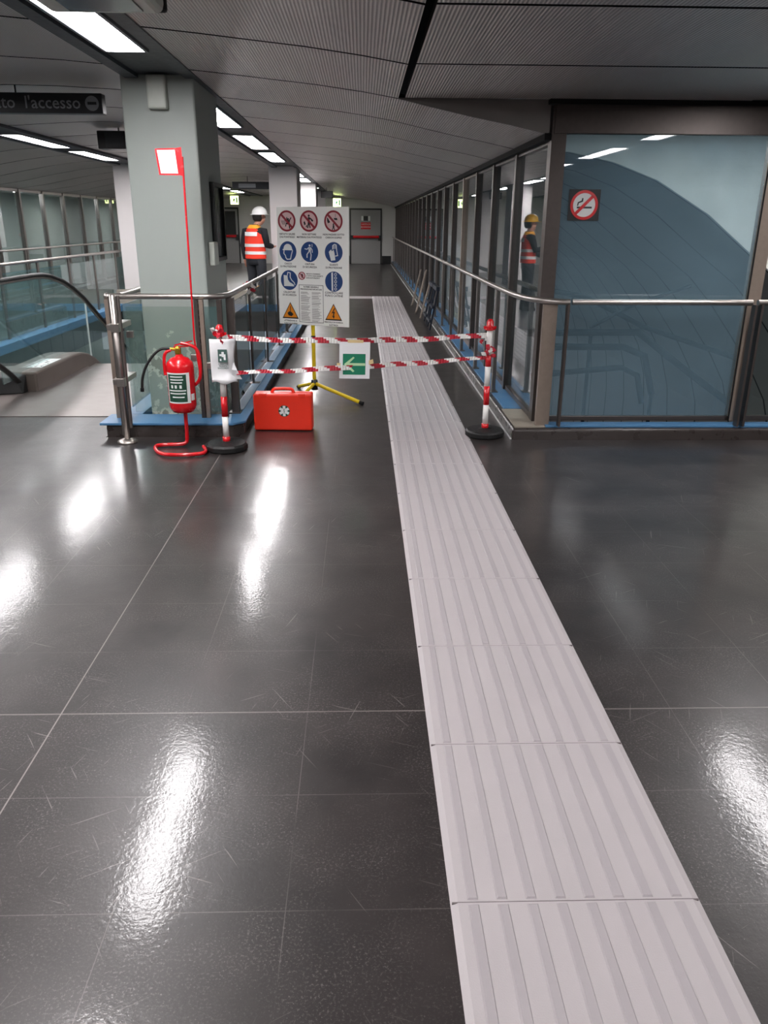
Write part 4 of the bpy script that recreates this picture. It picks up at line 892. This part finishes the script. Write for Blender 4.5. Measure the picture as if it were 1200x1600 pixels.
# ---------------------------------------------------------------- people
def limb_ring(c, rx, ry, n=16, ax=None):
    return [(c[0]+rx*math.cos(2*math.pi*j/n), c[1]+ry*math.sin(2*math.pi*j/n), c[2]) for j in range(n)]
def person(loc, yaw, label, helmet, arms, head_turn=0, scale=1, lean=(0, 0)):
    t = thing('person', label, 'person', loc)
    t.rotation_euler = (0, 0, yaw); t.scale = (scale,)*3
    ORG[t.name] = Vector((0, 0, 0))      # parts are built in the figure's own space
    # continuous body
    V_ = []; E_ = []; R__ = []
    def add(p, r, par=None):
        V_.append(Vector(p)); R__.append(r)
        if par is not None: E_.append((par, len(V_)-1))
        return len(V_)-1
    pel = add((0, 0, .95), .12); sp1 = add((0, .01, 1.10), .11, pel); ch = add((0, 0, 1.28), .13, sp1); nk0 = add((0, -.01, 1.44), .07, ch); nk = add((lean[0]*.5, lean[1]*.5, 1.50), .055, nk0)
    q = head_turn; hk = 1.10
    hd = lambda x, y, z: ((x*math.cos(q)-y*math.sin(q))*hk+lean[0], (x*math.sin(q)+y*math.cos(q))*hk+lean[1], 1.52+(z-1.52)*(1.06 if z > 1.5 else 1))
    jw = add(hd(0, .035, 1.565), .068, nk); sk = add(hd(0, .01, 1.645), .088, jw); tp = add(hd(0, 0, 1.70), .075, sk)
    add(hd(0, .118, 1.61), .012, sk); add(hd(.09, 0, 1.62), .014, sk); add(hd(-.09, 0, 1.62), .014, sk); add(hd(0, .095, 1.55), .02, jw)
    hands = []
    for sd in (-1, 1):
        el, wr = arms[0 if sd < 0 else 1]
        sh = add((sd*.17, 0, 1.40), .065, ch); e = add(el, .045, sh); wv = add(wr, .028, e)
        d = (Vector(wr)-Vector(el)).normalized(); side = d.cross(Vector((0, 1, 0))) if abs(d.y) < .8 else d.cross(Vector((0, 0, 1))); side.normalize(); nn = side.cross(d).normalized()
        pm = add(Vector(wr)+d*.05, .026, wv); pm2 = add(Vector(wr)+d*.085, .024, pm)
        for k, (o_, ln) in enumerate(((-.028, .062), (-.010, .075), (.009, .070), (.027, .055))):
            a = add(Vector(wr)+d*.095+side*o_, .0095, pm2); b = add(Vector(wr)+d*(.095+ln*.55)+side*o_+nn*.006, .0085, a); add(Vector(wr)+d*(.095+ln*.9)+side*o_+nn*.022, .0075, b)
        a = add(Vector(wr)+d*.045-side*.04+nn*.01, .0105, pm); add(Vector(wr)+d*.08-side*.052+nn*.022, .0085, a)
        hp = add((sd*.095, 0, .88), .095, pel); kn = add((sd*.11, .02, .50), .06, hp); an = add((sd*.115, -.01, .10), .042, kn); add((sd*.13, .13, .045), .04, an)
    me = bpy.data.meshes.new('body'); me.from_pydata(V_, E_, []); o = bpy.data.objects.new('body', me); col.objects.link(o); o.parent = t
    md = o.modifiers.new('skin', 'SKIN'); md.use_smooth_shade = True
    for i, sv in enumerate(me.skin_vertices[0].data): sv.radius = (R__[i], R__[i]); sv.use_root = (i == pel)
    o.modifiers.new('sub', 'SUBSURF').levels = 1; o.modifiers['sub'].render_levels = 2; me.materials.append(M['skin'])
    ORG[o.name] = Vector((0, 0, 0))
    # trousers
    s = MB()
    s.loft([limb_ring((0, 0, z), rx, ry) for z, rx, ry in ((.80, .19, .125), (.88, .19, .13), (.98, .18, .12), (1.02, .17, .115))])
    for sd in (-1, 1):
        s.loft([limb_ring((sd*x, y, z), r, r*1.05) for x, y, z, r in ((.095, 0, .90, .105), (.10, .01, .75, .098), (.108, .02, .52, .078), (.113, .0, .30, .072), (.116, -.01, .09, .070))])
    s.build('trousers', 'trousers', t)
    for sd in (-1, 1):
        s = MB(); s.loft([[(sd*.122+a*wd, y, z0 if b < 0 else z1) for a, b in ((-1, -1), (1, -1), (1, 1), (-1, 1))] for y, wd, z0, z1 in ((-.085, .04, 0, .12), (-.02, .045, 0, .13), (.06, .05, 0, .09), (.14, .05, 0, .075), (.185, .035, 0, .05))])
        s.build('shoe', 'black', t, .012)
    # jacket: torso and sleeves
    s = MB(); s.loft([limb_ring((0, y, z), rx, ry, 20) for z, rx, ry, y in ((.93, .185, .125, 0), (1.1, .18, .122, 0), (1.28, .20, .128, 0), (1.38, .205, .12, -.005), (1.43, .16, .10, -.01), (1.475, .085, .075, -.01), (1.50, .07, .065, -.01))])
    for sd in (-1, 1):
        el, wr = arms[0 if sd < 0 else 1]
        s.tube([Vector((sd*.13, 0, 1.39)), Vector((sd*.19, 0, 1.385)), (Vector((sd*.19, 0, 1.39))*.5+Vector(el)*.5), Vector(el), (Vector(el)*.5+Vector(wr)*.5), Vector(wr)], [.06, .075, .066, .058, .052, .044], 12)
    s.build('jacket', 'navy', t)
    s = MB(); s.loft([limb_ring((0, y, z), rx, ry, 24) for z, rx, ry, y in ((.91, .208, .148, 0), (1.0, .206, .145, 0), (1.1, .198, .14, 0), (1.25, .203, .143, 0), (1.33, .195, .137, -.004), (1.40, .170, .122, -.008), (1.445, .13, .10, -.01), (1.485, .085, .082, -.01))], cap=False)
    o = s.build('safety_vest', 'vest', t)
    for z in (1.01, 1.14):
        r0 = .2105 if z < 1.1 else .207
        b = MB().loft([limb_ring((0, 0, zz), r0-(zz-z)*.03, r0-.058, 24) for zz in (z-.027, z+.027)], cap=False); b.build('reflective_band', 'reflective', o)
    b = MB(); b.add([(x, -.149-.003+(abs(x)**2)*1.4, z) for z in (1.30, 1.37) for x in (-.13, -.09, -.045, 0, .045, .09, .13)], [(i, i+1, i+8, i+7) for i in range(6)])
    b.v = [(x, y+.0*z+(.012 if z > 1.33 else 0)-.004, z) for x, y, z in b.v]; b.build('back_panel', 'reflective', o)
    b = MB().loft([limb_ring((0, -.008, z), rx, ry, 20) for z, rx, ry in ((1.43, .150, .114), (1.46, .118, .10), (1.49, .088, .086))], cap=False); b.build('collar', 'vyellow', o)
    # hair, helmet
    rot = lambda p: hd(*p)
    s = MB(); rings = []
    for z, r in ((1.545, .060), (1.57, .083), (1.62, .096), (1.67, .096), (1.70, .08)):
        rings.append([rot((r*math.cos(2*math.pi*j/16), -.012+(r*1.05)*math.sin(2*math.pi*j/16)*(.55 if math.sin(2*math.pi*j/16) > 0 else 1), z)) for j in range(16)])
    s.loft(rings); s.build('hair', 'hair', t)
    s = MB(); rings = []
    for z, r, f in ((1.655, .150, 1), (1.662, .148, 1), (1.668, .122, .9), (1.70, .120, .9), (1.735, .108, .85), (1.765, .082, .8), (1.785, .045, .8), (1.79, .01, .8)):
        rings.append([rot((r*1.0*math.cos(2*math.pi*j/24), .012+r*(1.15 if math.sin(2*math.pi*j/24) > 0 and f == 1 else 1.02)*math.sin(2*math.pi*j/24), z)) for j in range(24)])
    s.loft(rings); o = s.build('helmet', helmet, t)
    for a in (-1, 1): MB().lathe(rot((a*.032, .095, 1.625)), [(.0, -.006), (.011, 0), (0, .006)], 8).build('eye', 'print_black', t)
    MB().obox(rot((0, .096, 1.575)), Vector(rot((.02, 0, 1.6)))-Vector(rot((0, 0, 1.6))), (0, .004, 0), (0, 0, .003)).build('mouth', 'darkred', t)
    return t
person((-1.93, 15.0, 0), math.radians(-26), 'person in white helmet and orange red safety vest standing with back turned', 'helmet_white',
       (((-.245, -.02, 1.14), (-.25, .03, .90)), ((.24, .02, 1.14), (.20, .24, 1.12))), math.radians(-38), .985, (.05, .09))
person((-.40, 15.0, 0), math.radians(88), 'person in yellow helmet and red vest behind the safety board', 'helmet_yellow',
       (((-.23, .08, 1.15), (-.12, .34, 1.20)), ((.23, .08, 1.12), (.16, .36, 1.02))), math.radians(10), .93)
# bag / box behind the person at the void end
# ---------------------------------------------------------------- unseen lamps added under the mezzanine slab to brighten the vault
for y in (9.5, 13.5, 18.5, 24):
    for x, l in ((1.9, 'right'), (-7.3, 'left')):
        lamp(x, x+.14, y, y+1.5, -.55, 'added unseen fill light in the lower hall %s of the mezzanine' % l, 'added lower hall fill lights %s' % l)
